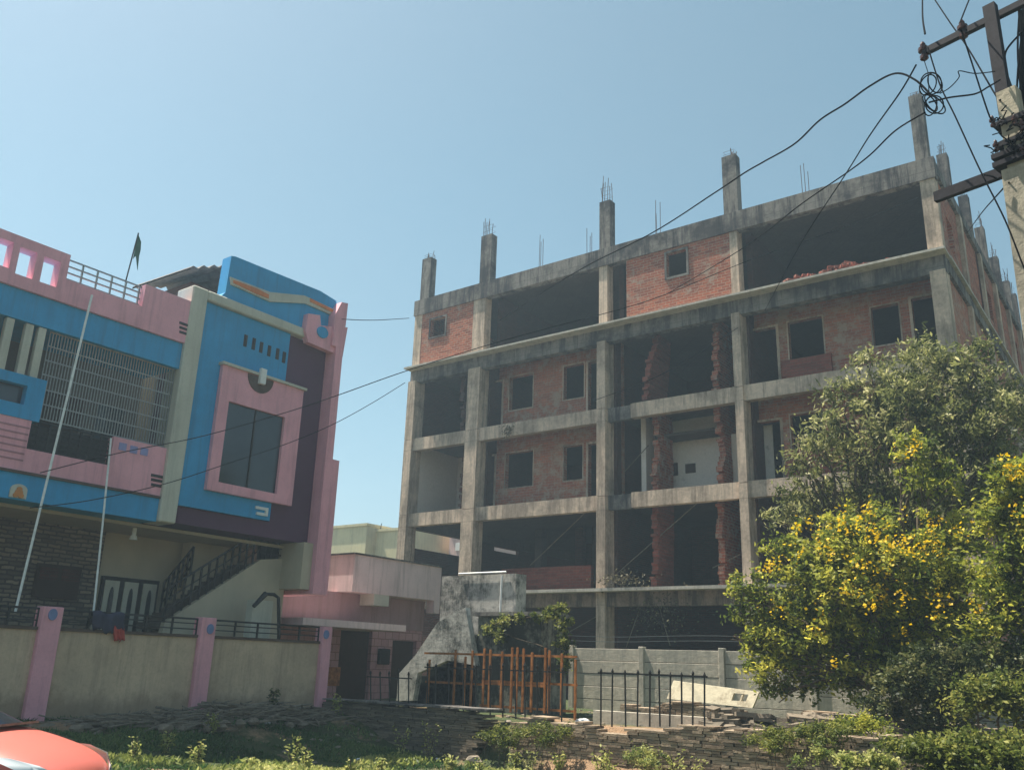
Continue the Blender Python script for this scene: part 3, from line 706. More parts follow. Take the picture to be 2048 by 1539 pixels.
# soffit ribs and interior
def by(name, mat, x0, x1, y, t, z0, z1, holes=(), par=None, **k):
    b = B().wall('y', (x0, x1), (z0, z1), y, y+t, list(holes)); return b.build(name, mat, par or cb_, **k)
def RY(x0, y0, x1, y1, Y):
    a = hY(x0, y0, Y); c = hY(x1, y1, Y); return (min(a[0], c[0]), max(a[0], c[0]), min(a[2], c[2]), max(a[2], c[2]))
def frame(parent, r, Y, mat, w=.09, t=.05):
    b = B().wall('y', (r[0]-w, r[1]+w), (r[2]-w, r[3]+w), Y-t, Y-.002, [r]); b.build('opening_surround', mat, parent)
YR = 29.25
Ms = M['plaster']
# recessed balcony walls: bay B (between column 2 and 3), bay D (between 4 and 5), storeys 2,3
openings = {
 (3, 'B'): [(975, 768, 1005, 0), (1020, 755, 1065, 813), (1128, 733, 1168, 793), (1177, 725, 1196, 0)],
 (2, 'B'): [(965, 915, 990, 0), (1012, 907, 1065, 970), (1128, 893, 1165, 957), (1177, 888, 1196, 0)],
 (3, 'D'): [(1505, 662, 1552, 0), (1575, 645, 1650, 712), (1741, 616, 1804, 683), (1822, 598, 1884, 0)],
 (2, 'D'): [(1515, 845, 1560, 0), (1580, 830, 1650, 900), (1745, 805, 1810, 870), (1825, 795, 1885, 0)],
}
bays = {'A': (cols[0][1], cols[1][0]), 'B': (cols[1][1], cols[2][0]), 'C': (cols[2][1], cols[3][0]), 'D': (cols[3][1], cols[4][0])}
for (j, bay), ops in openings.items():
    z0, z1_ = Zf[j]+.0, Zf[j+1]-.17; hl = []
    for (a, c, d, e) in ops:
        if e == 0:
            p = hY(a, c, YR); q = hY(d, c, YR); hl.append((p[0], q[0], z0, p[2]))
        else: hl.append(RY(a, c, d, e, YR))
    x0, x1 = bays[bay]
    w = by('recessed_wall', M['brickwash'], x0, x1+.3, YR, .23, z0, z1_, hl)
    for (r, o) in zip(hl, ops):
        if o[3]: frame(w, r, YR, M['conc'], .045, .02)
        else: b = B(); b.box(r[0]-.09, r[0]-.002, YR-.03, YR-.002, r[2], r[3]+.08); b.box(r[1]+.002, r[1]+.09, YR-.03, YR-.002, r[2], r[3]+.08); b.box(r[0]-.002, r[1]+.002, YR-.03, YR-.002, r[3], r[3]+.08); b.build('opening_surround', M['conc'], w)
# fresh red brick apron under a window, storey 3 bay D, and 2 bay D
r = RY(1562, 722, 1665, 752, YR-.13); bx('brick_apron', M['brickred'], r[0], r[1], YR-.13, YR-.003, Zf[3]+.05, r[3], cb_)
r = RY(1582, 905, 1665, 940, YR-.13); bx('brick_apron', M['brickred'], r[0], r[1]+1, YR-.13, YR-.003, Zf[2]+.05, r[3]+.1, cb_)
# white rendered panels inside
# bay D storey 2 pale door leaf, bay B storey 2 pale door leaf
r = RY(1518, 852, 1550, 955, YR+.5); bx('leaning_panel', Ms, r[0], r[1], YR+.5, YR+.55, Zf[2], r[3], cb_)
r = RY(968, 918, 986, 1008, YR+.5); bx('leaning_panel', Ms, r[0], r[1], YR+.5, YR+.55, Zf[2], r[3], cb_)
# broken cross walls with a ragged front edge
def stub(px, j, jag, mat, yb, base=0, wid=.23, zt=None, seed=1, y0=28.45, lean=0):
    r = random.Random(seed); X = hY(px[0], px[1], y0)[0]
    b = B(); z = Zf[j]+.0; top = (zt or Zf[j+1]-.17); cur = y0+.3; i = 0
    while z < top-.01:
        h = min(r.choice((.1, .2, .2)), top-z); t = (z-Zf[j])/(top-Zf[j])
        cur = y0+.15+jag*(.5+.5*math.sin(t*5+seed))*t+(i % 2)*.10+r.uniform(-.09, .09)+(.2 if r.random() < .12 else 0)
        dx = r.uniform(-.012, .012)+lean*(t-.5)
        b.box(X-wid/2+dx, X+wid/2+dx, cur, yb, z+.002, z+h-.004); z += h; i += 1
    return b.build('broken_cross_wall', mat, cb_)
stub((918, 800), 3, .5, M['brickdark'], 36, seed=1)
stub((920, 950), 2, .35, M['brickdark'], 36, seed=2, lean=.15)
stub((1290, 740), 3, .55, M['brickred'], 30.2, seed=3, lean=.3)
stub((1424, 715), 3, .3, M['brick'], 36, seed=4)
stub((1302, 900), 2, .45, M['brick'], 30, seed=5)
stub((1433, 900), 2, .25, M['brick'], 36, seed=6, lean=-.06)
stub((1303, 1100), 1, .5, M['brickred'], 30, seed=7, lean=.1)
stub((1435, 1100), 1, .35, M['brick'], 34, seed=8)
# pale rooms: bay A storey 2 and bay C storey 2
by('plaster_wall', Ms, XL+.3, -23.6, 31.2, .15, Zf[2], Zf[3]-.17)
bx('plaster_wall', Ms, XL+.2, XL+.32, YF+.55, 31.2, Zf[2], Zf[3]-.17, cb_)
for (a, c, d, e) in ((840, 985, 850, 1002), (856, 980, 866, 996)):
    r = RY(a, c, d, e, 31.18); bx('wall_switchbox', M['dark'], r[0], r[1], 31.15, 31.2, r[2], r[3], cb_)
r = RY(1318, 850, 1440, 985, 30.3); pw_ = by('plaster_wall', Ms, r[0], r[1]+.3, 30.3, .15, Zf[2], Zf[3]-.17)
bx('plaster_wall', Ms, r[0]-.2, r[0], 29.2, 30.4, Zf[2], Zf[3]-.17, cb_)
r = RY(1335, 850, 1425, 862, 29.6); bx('loft_slab', M['concin'], r[0]-.4, r[1]+.2, 29.3, 30.3, r[2]-.05, r[2]+.05, cb_)
for (a, c, d, e) in ((1346, 926, 1356, 950), (1371, 928, 1391, 944)):
    r = RY(a, c, d, e, 30.28); bx('wall_switchbox', M['door'], r[0], r[1], 30.25, 30.3, r[2], r[3], cb_)
r = RY(1462, 868, 1482, 965, 29.5); bx('leaning_panel', Ms, r[0], r[1]+.2, 29.5, 29.58, Zf[2], r[3], cb_)
# top storey front: brick panels flush with the frame
z0, z1_ = Zf[4]+.11, Zf[5]-.752
r = RY(862, 640, 890, 668, YF+.05); w = by('brick_panel', M['brick'], bays['A'][0], bays['A'][1]+.6, YF+.05, .2, z0, z1_, [r]); frame(w, r, YF+.05, M['concdark'], .07, .04)
cxl = hY(1253, 600, YF+.05)[0]; r = RY(1333, 508, 1374, 546, YF+.05)
w = by('brick_panel', M['brick'], cxl, cols[3][0]+.1, YF+.05, .2, z0, z1_, [r]); frame(w, r, YF+.05, M['concdark'], .08, .04)
# brick panel left gable below ledge (bay A left end stands proud)
# heap of broken brick on the ledge, bay D
rr_ = random.Random(5); b = B(); xa, xb = hY(1560, 560, 28.3)[0], hY(1790, 510, 28.3)[0]
for i in range(420):
    t = rr_.random(); x = xa+(xb-xa)*t; prof = .42*min(1, 3.5*t, 4*(1-t))*(.7+.3*math.sin(t*14)); zz = Zf[4]+.12+prof*rr_.random()
    a = rr_.uniform(0, 3.14); u = Vector((math.cos(a), math.sin(a), rr_.uniform(-.3, .3)))*.12; v = Vector((-math.sin(a), math.cos(a), rr_.uniform(-.2, .2)))*.06
    b.obox((x, YF+.1+rr_.uniform(-.2, .5)*1, zz), u, v, u.cross(v).normalized()*.04)
b.build('brick_rubble', M['brickred'], cb_)
# inside: back walls and side walls (dark rooms)
YBK = 35.2
for j in (1, 2, 3, 4):
    z0, z1_ = Zf[j], Zf[j+1]-.17
    for bay, (x0, x1) in bays.items():
        if j == 1 and bay in 'AB': continue
        hole = []
        if j == 4 and bay == 'C': hole = [(x0-.4, x0+.9, z1_-.75, z1_)]
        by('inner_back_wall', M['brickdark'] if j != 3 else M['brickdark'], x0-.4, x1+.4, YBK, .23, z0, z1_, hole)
for j in range(0, 5):
    z0, z1_ = Zf[j], Zf[j+1]-.17
    for k in (1, 2, 3):
        if j in (0, 1) and k == 1: continue
        x = (cols[k][0]+cols[k][1])/2
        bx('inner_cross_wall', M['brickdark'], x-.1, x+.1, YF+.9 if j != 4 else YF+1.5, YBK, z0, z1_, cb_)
# storey 1, bays A and B: open right through with a dwarf wall, columns behind
zd = hX(820, 1095, -26.8)[2]
bx('dwarf_wall', M['brickdark'], XL, XL+.2, YF+.5, YB, Zf[1], zd, cb_)
bx('side_beam', M['concin'], XL, XL+.3, YF+.53, YB, 6.72, 7.1, cb_)
ya = hX(928, 1100, -26.8)[1]; hh_ = RX(985, 1092, 1034, 1110, -26.8)
B().wall('x', (ya, YB), (zd, 6.718), XL+.02, XL+.22, [hh_]).build('side_brick_panel', M['brickdark'], cb_)
r = RY(1002, 1132, 1182, 1170, 29.6); bx('low_brick_wall', M['brickred'], hY(1003, 1140, 29.6)[0], hY(1182, 1140, 29.6)[0], 29.6, 29.8, Zf[1], hY(1100, 1133, 29.6)[2], cb_)
by('rear_wall', M['brickdark'], XL+.3, -16.8, 38, .23, Zf[1], Zf[2]-.17, [RY(985, 1060, 1026, 1113, 38), RY(1042, 1092, 1058, 1112, 38), (XL+.3, -24, Zf[1], Zf[2]-.17)])
for (x, y) in ((-23.0, 33), (-20, 38), (-20.3, 33.5)): bx('inner_column', M['concin'], x-.2, x+.2, y-.2, y+.2, Zf[1], Zf[2]-.17, cb_)
r = RY(1120, 1075, 1165, 1130, 33); bx('inner_pier', M['brickdark'], r[0]+.8, r[1], 33, 33.3, Zf[1], Zf[2]-.2, cb_)
# ground floor: dark back
by('inner_back_wall', M['brickdark'], XL, XR, 33, .23, Zf[0], Zf[1]-.17)
by('dark_bay_panel', M['brickdark'], -26.4, -23.5, YF+.1, .23, Zf[0], Zf[1]-.56)  # dark panel standing in for the unlit, stained bay
# leaning bamboo props inside the bays
def prop(a, c, Y, Y2=None):
    p, q = hY(*a, Y), hY(*c, Y2 or Y); B().tube([tuple(p), tuple(q)], .018, 5).build('bamboo_prop', M['debris'], cb_)
prop((1395, 1005), (1235, 1145), 28.9); prop((1480, 1108), (1425, 1135), 28.9); prop((1297, 890), (1247, 945), 29); prop((1170, 1025), (1060, 1130), 29.2)
prop((1200, 1228), (1140, 1262), 28.8); prop((1280, 1215), (1252, 1295), 28.6); prop((1318, 1210), (1340, 1290), 28.6)
# left side wall and right side facade
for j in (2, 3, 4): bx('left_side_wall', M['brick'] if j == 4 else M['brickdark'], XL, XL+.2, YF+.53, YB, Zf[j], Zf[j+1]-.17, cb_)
scol = [31.9, 35.6, 38.9, 42.2, 45.2, 47.3]; prev = YF+.5
for k, yc in enumerate(scol):
    b = B(); 
    for j in range(5): b.box(XR-.42, XR+.06, yc-.2, yc+.2, Zf[j], Zf[j+1]-.42)
    b.build('side_column', M['conc'], cb_)
    for j in range(5):
        z0, z1_ = Zf[j], Zf[j+1]-.42; m_ = (prev+yc)/2
        hl = [(m_-.5, m_+.5, z0+.95, z0+2.15)] if (k+j) % 2 == 0 else []
        B().wall('x', (prev, yc-.2), (z0, z1_), XR-.3, XR-.08, hl).build('side_brick_panel', M['brickwash'] if j < 4 else M['brick'], cb_)
    prev = yc+.2
    ztop = [19.4, 19.45, 19.5, 19.45, 19.4, 19.5][k]
    t = bx('roof_column', M['concdark'], XR-.45, XR-.1, yc-.2, yc+.2, Zf[5], ztop, cb_); rebars(t, XR-.45, XR-.1, yc-.2, yc+.2, ztop, .8, 60+k, 4)
for j in range(1, 6): bx('side_beam', M['concdark'] if j > 3 else M['conc'], XR-.3, XR+.03, YF+.3, YB, Zf[j]-.42, Zf[j]-.0, cb_)
bx('side_ledge', M['ledge'], XR+.03, XR+.14, YF+.4, YB, Zf[4], Zf[4]+.1, cb_)
by('rear_outer_wall', M['brick'], XL+.2, XR-.3, YB, .2, Zf[2], Zf[5]-.2)
# interior stubs of rebar on the roof
for i, (px, py) in enumerate(((1078, 510), (1175, 500), (1310, 450), (1605, 370))):
    p = hY(px, py, 33); b = B(); r = random.Random(i)
    for k in range(3): b.tube([(p[0]+.12*k, 33, Zf[5]-.01), (p[0]+.12*k+r.uniform(-.06, .06), 33, p[2]+r.uniform(.1, .9)+.4)], .014, 4)
    b.build('rebar', M['rebar'], cb_)
# dry weeds growing out of the slab edge
c0 = hY(1015, 862, YF-.05); cs = np.array(c0)+RNG.normal(size=(160, 3))*[.18, .06, .16]
m_dry = m_leaf('dry_creeper_leaf', [(0., (.05, .045, .03)), (.6, (.12, .10, .06)), (1., (.2, .18, .09))])
leaf_mesh('dry_creeper', cs, (0, -1, .3), .09, .5, m_dry, cb_)
c0 = hY(1240, 1160, YF-.4); cs = np.array(c0)+RNG.normal(size=(300, 3))*[.5, .08, .14]
leaf_mesh('dry_creeper', cs, (0, -1, .3), .10, .4, m_dry, cb_)
c0 = hY(1320, 1225, YF-.1); cs = np.array(c0)+RNG.normal(size=(500, 3))*[.6, .1, .35]
leaf_mesh('dry_creeper', cs, (0, -1, .3), .10, .4, m_dry, cb_)

# ================================================================== small faded pink house
XH = -21.0
ph = thing('small_house', (-23, 22, 0), 'small faded pink house with a stained parapet between painted house and concrete frame', 'house')
y0, y1 = 19.86, 24.05
b = B(); b.box(-27, XH, y0, y1, 3.27, 4.42); b.build('roof_parapet', M['oldpink'], ph)
b = B(); b.box(-27.2, XH+.06, y0-.06, y1+.05, 4.42, 4.47); b.build('parapet_coping', M['concdark'], ph)
b = B(); b.box(XH-.35, XH, y1-.3, y1, 2.85, 3.27); b.build('corner_drop', M['oldpink'], ph)
q = RX(750, 1185, 778, 1212, XH); b = B(); b.box(XH-.8, XH-.02, q[0], q[1], q[2], 3.27); b.build('beam_end', M['cream'], ph)
b = B().wall('x', (17.0, 24.0), (0, 3.268), XH-.95, XH-.7, [RX(682, 1262, 735, 1402, XH-.7)[:2]+(0, 2.15), RX(785, 1290, 826, 1400, XH-.7)[:2]+(0, 1.9)])
b.build('front_wall', M['pinktile'], ph)
bx('upper_wall', m_paint('deep_pink_paint', (.34, .21, .22), streak=.8, dirt=.6), XH-.7, XH-.66, 17, 24, 2.25, 3.26, ph)
for (a, c, zt_) in ((682, 735, 2.15), (785, 826, 1.9)):
    r = RX(a, 1300, c, 1400, XH-.8); bx('door', M['door'], XH-.9, XH-.85, r[0], r[1], 0, zt_, ph)
bx('porch_roof', M['oldpink'], XH-.7, -19.7, yz(655, 1245, -19.7)[0]-.9, yz(812, 1255, -19.7)[0], yz(661, 1252, -19.7)[1]-.0, yz(661, 1238, -19.7)[1], ph)
r = RX(757, 1296, 775, 1328, XH-.66); mb = bx('meter_box', M['iron'], XH-.7, XH-.55, r[0], r[1], r[2], r[3], ph); bevel(mb, .02)
bx('side_wall', M['oldpink'], -27, XH-.95, 17.0, 17.2, 0, 3.26, ph)
bx('window_grille', M['rust'], XH-.69, XH-.66, *RX(655, 1345, 676, 1400, XH-.66)[:2], .45, 1.0, ph)

# ---------------- stained whitewashed stair block
sb = thing('stained_stair_block', (-15.5, 20.5, 0), 'old whitewashed masonry stair block streaked with black mould beside the small pink house', 'outbuilding')
p0, p1 = hY(884, 1152, 20.6), hY(1053, 1150, 20.6)
b = B(); b.box(p0[0], hY(1053, 1150, 21.1)[0], 20.6, 21.1, 0, p0[2]); b.build('upper_block', M['mold'], sb)
a, c = hY(957, 1230, 19.4), hY(1136, 1241, 20.5)
b = B(); b.box(a[0], c[0]-.1, 19.4, 20.598, 0, a[2]-.02); b.build('lower_block', M['mold2'], sb)
b = B(); b.box(a[0]-.1, c[0]+.05, 19.25, 20.597, a[2]-.02, a[2]+.08); b.build('block_slab', M['concdark'], sb)
b = B(); pp = [hY(x, y, 19.3) for x, y in ((884, 1245), (940, 1215), (960, 1330), (905, 1320), (845, 1345), (835, 1400), (803, 1400), (806, 1348), (840, 1310))]
b.prism([(p[0], max(p[2], 0)) for p in pp], 'y', 19.1, 19.3); b.build('stair_parapet', M['mold'], sb)
b = B()
for i in range(9):
    x = hY(800, 1400, 19.5)[0]+.3*i; b.box(x, hY(960, 1300, 19.5)[0], 19.3, 20.3, 0, .22*(i+1))
b.build('stair_steps', M['mold2'], sb)
b = B(); q0, q1 = hY(1004, 1150, 20.5), hY(1000, 1228, 20.5); b.tube([tuple(q0), tuple(q1)], .03, 8); b.build('drain_pipe', M['pipe'], sb)
b = B(); q0, q1 = hY(915, 1160, 20.5), hY(1010, 1148, 20.5); b.tube([(q0[0], 20.55, p0[2]+.05), (q1[0], 20.55, p0[2]+.05)], .025, 6); b.build('roof_pipe', M['pipe'], sb)

# ================================================================== precast wall
YP = 24.0
a, c = hY(1137, 1293, YP), hY(1482, 1304, YP); ztp = 1.80
pw = thing('precast_wall', ((a[0]+c[0])/2, YP, 0), 'pale grey precast concrete panel wall with slotted posts in front of the unfinished building', 'wall')
posts = [hY(x, 1340, YP)[0] for x in (1145, 1285, 1446)]; dlt = posts[2]-posts[1]; posts += [posts[2]+dlt, posts[2]+2*dlt, posts[2]+3*dlt]
for i, x in enumerate(posts):
    bevel(bx('wall_post', M['precast'], x-.08, x+.08, YP-.1, YP+.1, -.1, ztp+.06, pw), .01)
    if i < len(posts)-1:
        for k in range(5): bevel(bx('wall_panel', M['precast'], x+.081, posts[i+1]-.081, YP-.03+.006*random.uniform(-1, 1), YP+.03, .0+k*.36, .345+k*.36, pw), .006)
bx('joint_light_block', M['dark'], posts[0], posts[-1], YP-.005, YP+.005, 0, ztp-.02, pw)  # added dark sheet that stops light coming through the panel joints
# barbed wires above
for z in (2.02, 2.16):
    b = B(); xs = np.linspace(posts[0]-6, posts[-1], 30); b.tube([(x, YP+.05, z+.03*math.sin(x)) for x in xs], .008, 4)
    b.build('fence_wire', M['wirelight'], None, label='thin pale wire strung above the grey precast wall, %s strand' % ('lower' if z < 2.1 else 'upper'), cat='wire')

# ================================================================== stacked stone walls
def stone_wall(name, x0, x1, y, zb, zt_fn, label, th=.45, seed=1, mat='slate', axis='x', coping=True):
    r = random.Random(seed); b = B(); rows = 0; z = zb
    while z < 1.5:
        h = r.uniform(.035, .065); x = x0; any_ = False
        while x < x1:
            l = r.uniform(.12, .45); ztop = zt_fn(x)
            if z+h < ztop:
                any_ = True; dy = r.uniform(-.02, .02)
                c = ((x+l/2), y+th/2+dy, z+h/2)
                b.obox(c, ((l/2-.006), 0, r.uniform(-.006, .006)), (r.uniform(-.02, .02), th/2, 0), (0, 0, h/2-.004))
            x += l
        z += h
        if not any_: break
    o = b.build(name, M[mat], None, label=label, cat='stone wall'); add_rnd(o); return o
za = hY(658, 1396, 16.1)[2]
def ztA(x): return .27+.02*math.sin(x*3)-.06*sm((x+13.8)/1.)
stone_wall('stacked_stone_wall', -17.75, -12.9, 16.1, -1.0, ztA, 'dark stacked slate wall from the last pink pillar to the orange gate', seed=2)
b = B(); rq = random.Random(2); xq = -17.7
while xq < -13.2: lq = rq.uniform(.5, 1.1); b.box(xq, xq+lq-.02, 16.02+rq.uniform(-.03, .03), 16.58, .275, .30+rq.uniform(.0, .03)); xq += lq

o = b.build('wall_coping', M['concdark'], None); o.parent = bpy.data.objects['stacked_stone_wall']
def ztB(x): return .16+.05*math.sin(x*2.1)+.05*math.sin(x*5.3)+.14*sm((x+9)/2)
stone_wall('stacked_stone_wall', -12.0, -2.0, 16.25, -1.1, ztB, 'brown stacked slate wall below the black picket fence, running to the flowering tree', seed=3, mat='slatesunlit')
def ztC(x): return .42+.08*math.sin(x*1.7)+.06*math.sin(x*4.1)
stone_wall('stacked_stone_wall', -11.8, -3.0, 20.5, -.1, ztC, 'low bluish stacked slate wall behind the black picket fence, under the precast wall', seed=4, mat='slatesunlit')
def rock_mesh(b, c, s, r):
    vs = []; n1, n2 = 4, 7; ax = [r.uniform(.7, 1.3)*s for _ in range(3)]; ax[2] *= .55; rot = r.uniform(0, 6.3)
    for i in range(n1+1):
        for j in range(n2):
            th = -math.pi/2+math.pi*i/n1; ph = 2*math.pi*j/n2+rot; q = 1+r.uniform(-.22, .22)
            vs.append((c[0]+ax[0]*q*math.cos(th)*math.cos(ph), c[1]+ax[1]*q*math.cos(th)*math.sin(ph), c[2]+ax[2]*q*math.sin(th)))
    b.raw(vs, [(i*n2+j, i*n2+(j+1) % n2, (i+1)*n2+(j+1) % n2, (i+1)*n2+j) for i in range(n1) for j in range(n2)])
# rubble heap right of the fence (stuff) and distinct boulders
r = random.Random(9); b = B()
for i in range(380):
    x = r.uniform(-8.6, -3); y = r.uniform(17.2, 20.3); z = float(gh(x, y))+.32*math.exp(-((y-19)/1.0)**2)*r.uniform(.2, 1.2)
    l = r.uniform(.1, .32); a_ = r.uniform(0, 3.14); u = Vector((math.cos(a_), math.sin(a_), r.uniform(-.15, .15)))*l; v = Vector((-math.sin(a_), math.cos(a_), r.uniform(-.2, .2)))*l*.6
    b.obox((x, y, z), u, v, u.cross(v).normalized()*r.uniform(.025, .06))
o = b.build('stone_rubble', M['slate'], None, kind='stuff', label='heap of loose flat stones behind the stacked wall'); add_rnd(o)
for (px, py, s, Yp, lb) in ((952, 1432, .22, 15.9, 'pale lump of stone at the end of the dark stacked wall by the orange gate'), (1620, 1402, .22, 20.4, 'tan stone on the rubble left of the flowering tree trunk'),
                    (1660, 1396, .24, 20.6, 'flat grey stone on top of the rubble by the precast wall'), (1540, 1528, .28, 15.0, 'tan boulder on bare earth near the bottom edge, right of the weeds')):
    b = B(); cR = hY(px, py, Yp); rock_mesh(b, (cR[0], cR[1], float(gh(cR[0], cR[1]))+(.34 if Yp > 20 else .12)), s, r); b.build('rock', M['rock'], None, label=lb, cat='stone'); bpy.context.view_layer.update()
    o = list(COL.objects)[-1]
    if not o.data.attributes.get('rnd'): add_rnd(o, 28)

# white broken concrete slab with a square opening, leaning
sl_ = thing('leaning_slab', tuple(hY(1420, 1400, 21.2)), 'white broken concrete slab with a square hole lying against the grey precast wall', 'slab')
def sp2(px, py): p = hY(px, py, 21.2); return (p[0], p[2])
q = [sp2(*p) for p in ((1338, 1360), (1512, 1383), (1503, 1415), (1330, 1396))]
hole = [sp2(*p) for p in ((1462, 1385), (1492, 1388), (1488, 1402), (1459, 1400))]
def lean(p, d): return (p[0], 21.2+(p[1]-.3)*.35+d, p[1])
b = B(); outer = q
vs = [lean(p, 0) for p in outer]+[lean(p, 0) for p in hole]+[lean(p, .09) for p in outer]+[lean(p, .09) for p in hole]
fs = []
for i in range(4):
    j = (i+1) % 4; fs += [(i, j, 4+j, 4+i), (8+i, 12+i, 12+j, 8+j), (i, 8+i, 8+j, j), (4+i, 4+j, 12+j, 12+i)]
b.raw(vs, fs); b.build('slab_body', M['slabcream'], sl_)
b = B(); b.tube([lean(sp2(1480, 1386), .04), lean(sp2(1477, 1402), .04)], .035, 5); b.build('slab_bar', M['slabcream'], sl_)
# thin white kerb strip
p, q = hY(1188, 1419, 18.6), hY(1345, 1428, 18.6)
b = B(); b.box(p[0], q[0]+1.0, 18.55, 18.75, -.1, p[2]); b.build('kerb_stone', M['precast'], None, label='long pale kerb stone lying behind the black picket fence', cat='kerb stone')

# ================================================================== black picket fence
def fence(name, pxs, top, bot, Y, rail_px, label, tilt=0):
    t = thing(name, tuple(hY(pxs[0], bot[0], Y)), label, 'fence')
    n = len(pxs); r = random.Random(len(pxs))
    for i, x in enumerate(pxs):
        k = i/(n-1); yt = top[0]+(top[1]-top[0])*k; yb = bot[0]+(bot[1]-bot[0])*k
        p, q = hY(x, yt+r.uniform(-3, 5), Y), hY(x+r.uniform(-2, 2), yb, Y)
        b = B(); b.tube([(q[0], Y, q[2]-.1), (p[0], Y, p[2]), (p[0], Y, p[2]+.02)], [.018, .018, .002], 5)
        b.tube([(p[0], Y, p[2]-.03), (p[0], Y, p[2]+.03), (p[0], Y, p[2]+.09)], [.012, .03, .003], 6)
        b.build('picket', M['iron'], t)
    for ry in rail_px:
        a_, c_ = hY(pxs[0]-6, ry[0], Y), hY(pxs[-1]+6, ry[1], Y); b = B(); b.box(a_[0], c_[0], Y-.012, Y+.012, a_[2]-.015, a_[2]+.015); b.build('fence_rail', M['iron'], t)
    return t
fence('picket_fence', [1202, 1225, 1250, 1276, 1300, 1318, 1341, 1363, 1386, 1409], (1342, 1350), (1442, 1440), 16.4, [(1344, 1353)], 'black iron picket fence on the brown stone wall right of the orange gate')
fence('picket_fence', [741, 760, 778, 797, 817], (1345, 1345), (1402, 1410), 16.3, [(1352, 1352)], 'short row of black iron pickets on the dark stone wall before the small house')
fence('picket_fence', [855, 872, 898, 926, 951, 980, 1006, 1030, 1049, 1074, 1098, 1125], (1330, 1338), (1408, 1438), 17.0, [(1333, 1343)], 'black iron picket fence standing just in front of the orange gate frames')
# ================================================================== rusty orange gate
YG = 17.5
g = thing('orange_gate', tuple(hY(1000, 1430, YG)), 'rusty orange steel gate frames standing upright behind the black pickets', 'gate')
def upr(x0, x1, yt, yb, nm='gate_upright', Y=YG, w=None):
    a_, c_ = hY(x0, yt, Y), hY(x1, yb, Y); bevel(bx(nm, M['rust'], (a_[0]+c_[0])/2-.026, (a_[0]+c_[0])/2+.026, Y-.02, Y+.02, c_[2], a_[2], g), .004)
for (x0, x1, yt, yb) in ((852, 862, 1318, 1405), (905, 913, 1298, 1410), (926, 932, 1312, 1412), (962, 972, 1296, 1420), (974, 984, 1298, 1420), (940, 946, 1300, 1414), (1000, 1006, 1302, 1420), (1060, 1066, 1304, 1424), (1120, 1126, 1306, 1430), (1020, 1026, 1294, 1424), (1030, 1037, 1294, 1424), (1043, 1049, 1296, 1424), (1086, 1094, 1295, 1426), (1095, 1101, 1300, 1426), (1147, 1154, 1318, 1440)):
    upr(x0, x1, yt, yb)
for (x0, x1, yt, yb) in ((850, 1155, 1303, 1309), (852, 965, 1360, 1366), (965, 1155, 1358, 1364), (960, 1152, 1407, 1413), (965, 1090, 1363, 1367)):
    b = B(); a_, c_ = hY(x0, yt, YG+.05), hY(x1, yb, YG+.05); b.box(a_[0], c_[0], YG+.021, YG+.05, a_[2]-.05, a_[2]); b.build('gate_rail', M['rust'], g)

# ================================================================== background buildings
def bgbuild(name, pxL, pxR, pyT, Y, depth, mat, label, wins=None, z0=0, winmat=None):
    a_, c_ = hY(pxL, pyT, Y), hY(pxR, pyT, Y); t = thing(name, (a_[0], Y, 0), label, 'building')
    zt = max(a_[2], c_[2]); b = B(); b.box(a_[0], c_[0], Y, Y+depth, z0, zt); b.build('wall', mat, t)
    b = B(); b.box(a_[0]-.1, c_[0]+.1, Y-.12, Y+depth, zt, zt+.18); b.build('parapet', mat, t)
    for w in wins or []:
        p, q = hY(w[0], w[1], Y), hY(w[2], w[3], Y); bx('window', winmat or M['glass'], p[0], q[0], Y-.05, Y-.003, q[2], p[2], t)
    return t
YBG = 46.0
bgbuild('background_building', 560, 733, 1066, YBG, 10, M['yellowcream'], 'pale yellow flat-roofed building showing above the small pink house, next to the painted house', [(668, 1110, 690, 1130)])
bgbuild('background_building', 745, 830, 1064, YBG+1, 10, M['yellowcream'], 'cream flat-roofed building with a rooftop rail, just left of the concrete frame', [])
bgbuild('background_building', 836, 872, 1068, YBG+4, 10, M['orange'], 'narrow orange and white building seen through the open first storey of the frame')
bgbuild('background_building', 874, 898, 1060, YBG+5, 10, M['blue'], 'narrow blue building seen through the open first storey of the frame')
bgbuild('background_building', 900, 940, 1060, YBG+4, 10, m_paint('light_pink_far', (.6, .42, .4)), 'light pink building behind the second concrete column', [(912, 1085, 926, 1100)], winmat=M['white'])
# rooftop rail on the cream building
p = hY(727, 1060, YBG+1)
b = B()
for k in range(5):
    x = p[0]+.35*k; b.tube([(x, YBG+1.2, p[2]-1.2), (x+.25, YBG+1.2, p[2]+.05+.1*k)], .03, 4)
b.build('rooftop_rail', M['iron'], None, label='bent dark rooftop rail between the pale yellow and the cream buildings', cat='rail')

# ================================================================== electricity pole (close, right)
DP = 10.0
def pd(px, py, D=DP): return Vector(hD(px, py, D))
axis = pd(2035, 300); PX, PY = axis.x, axis.y
def pz(py, px=2035): return pd(px, py).z
arm = Vector((ray(-500, 1262)[0], ray(-500, 1262)[1], 0)).normalized(); prp = Vector((-arm.y, arm.x, 0))
pole = thing('electricity_pole', (PX, PY, -.5), 'tall concrete electricity pole with steel crossarms and tangled wires at the right edge', 'utility pole')
def pbox(b, c, ha, hp, hz): b.obox(c, arm*ha, prp*hp, (0, 0, hz))
zA = pz(322); zT = pz(195)
b = B()
vs = []; fs = []
for (z, wa, wp) in ((-.5, .24, .13), (zA-.1, .155, .11)):
    for a_, c_ in ((-1, -1), (1, -1), (1, 1), (-1, 1)):
        v = Vector((PX, PY, z))+arm*a_*wa+prp*c_*wp; vs.append(v)
fs = [(0, 3, 2, 1), (4, 5, 6, 7)]+[(i, (i+1) % 4, 4+(i+1) % 4, 4+i) for i in range(4)]
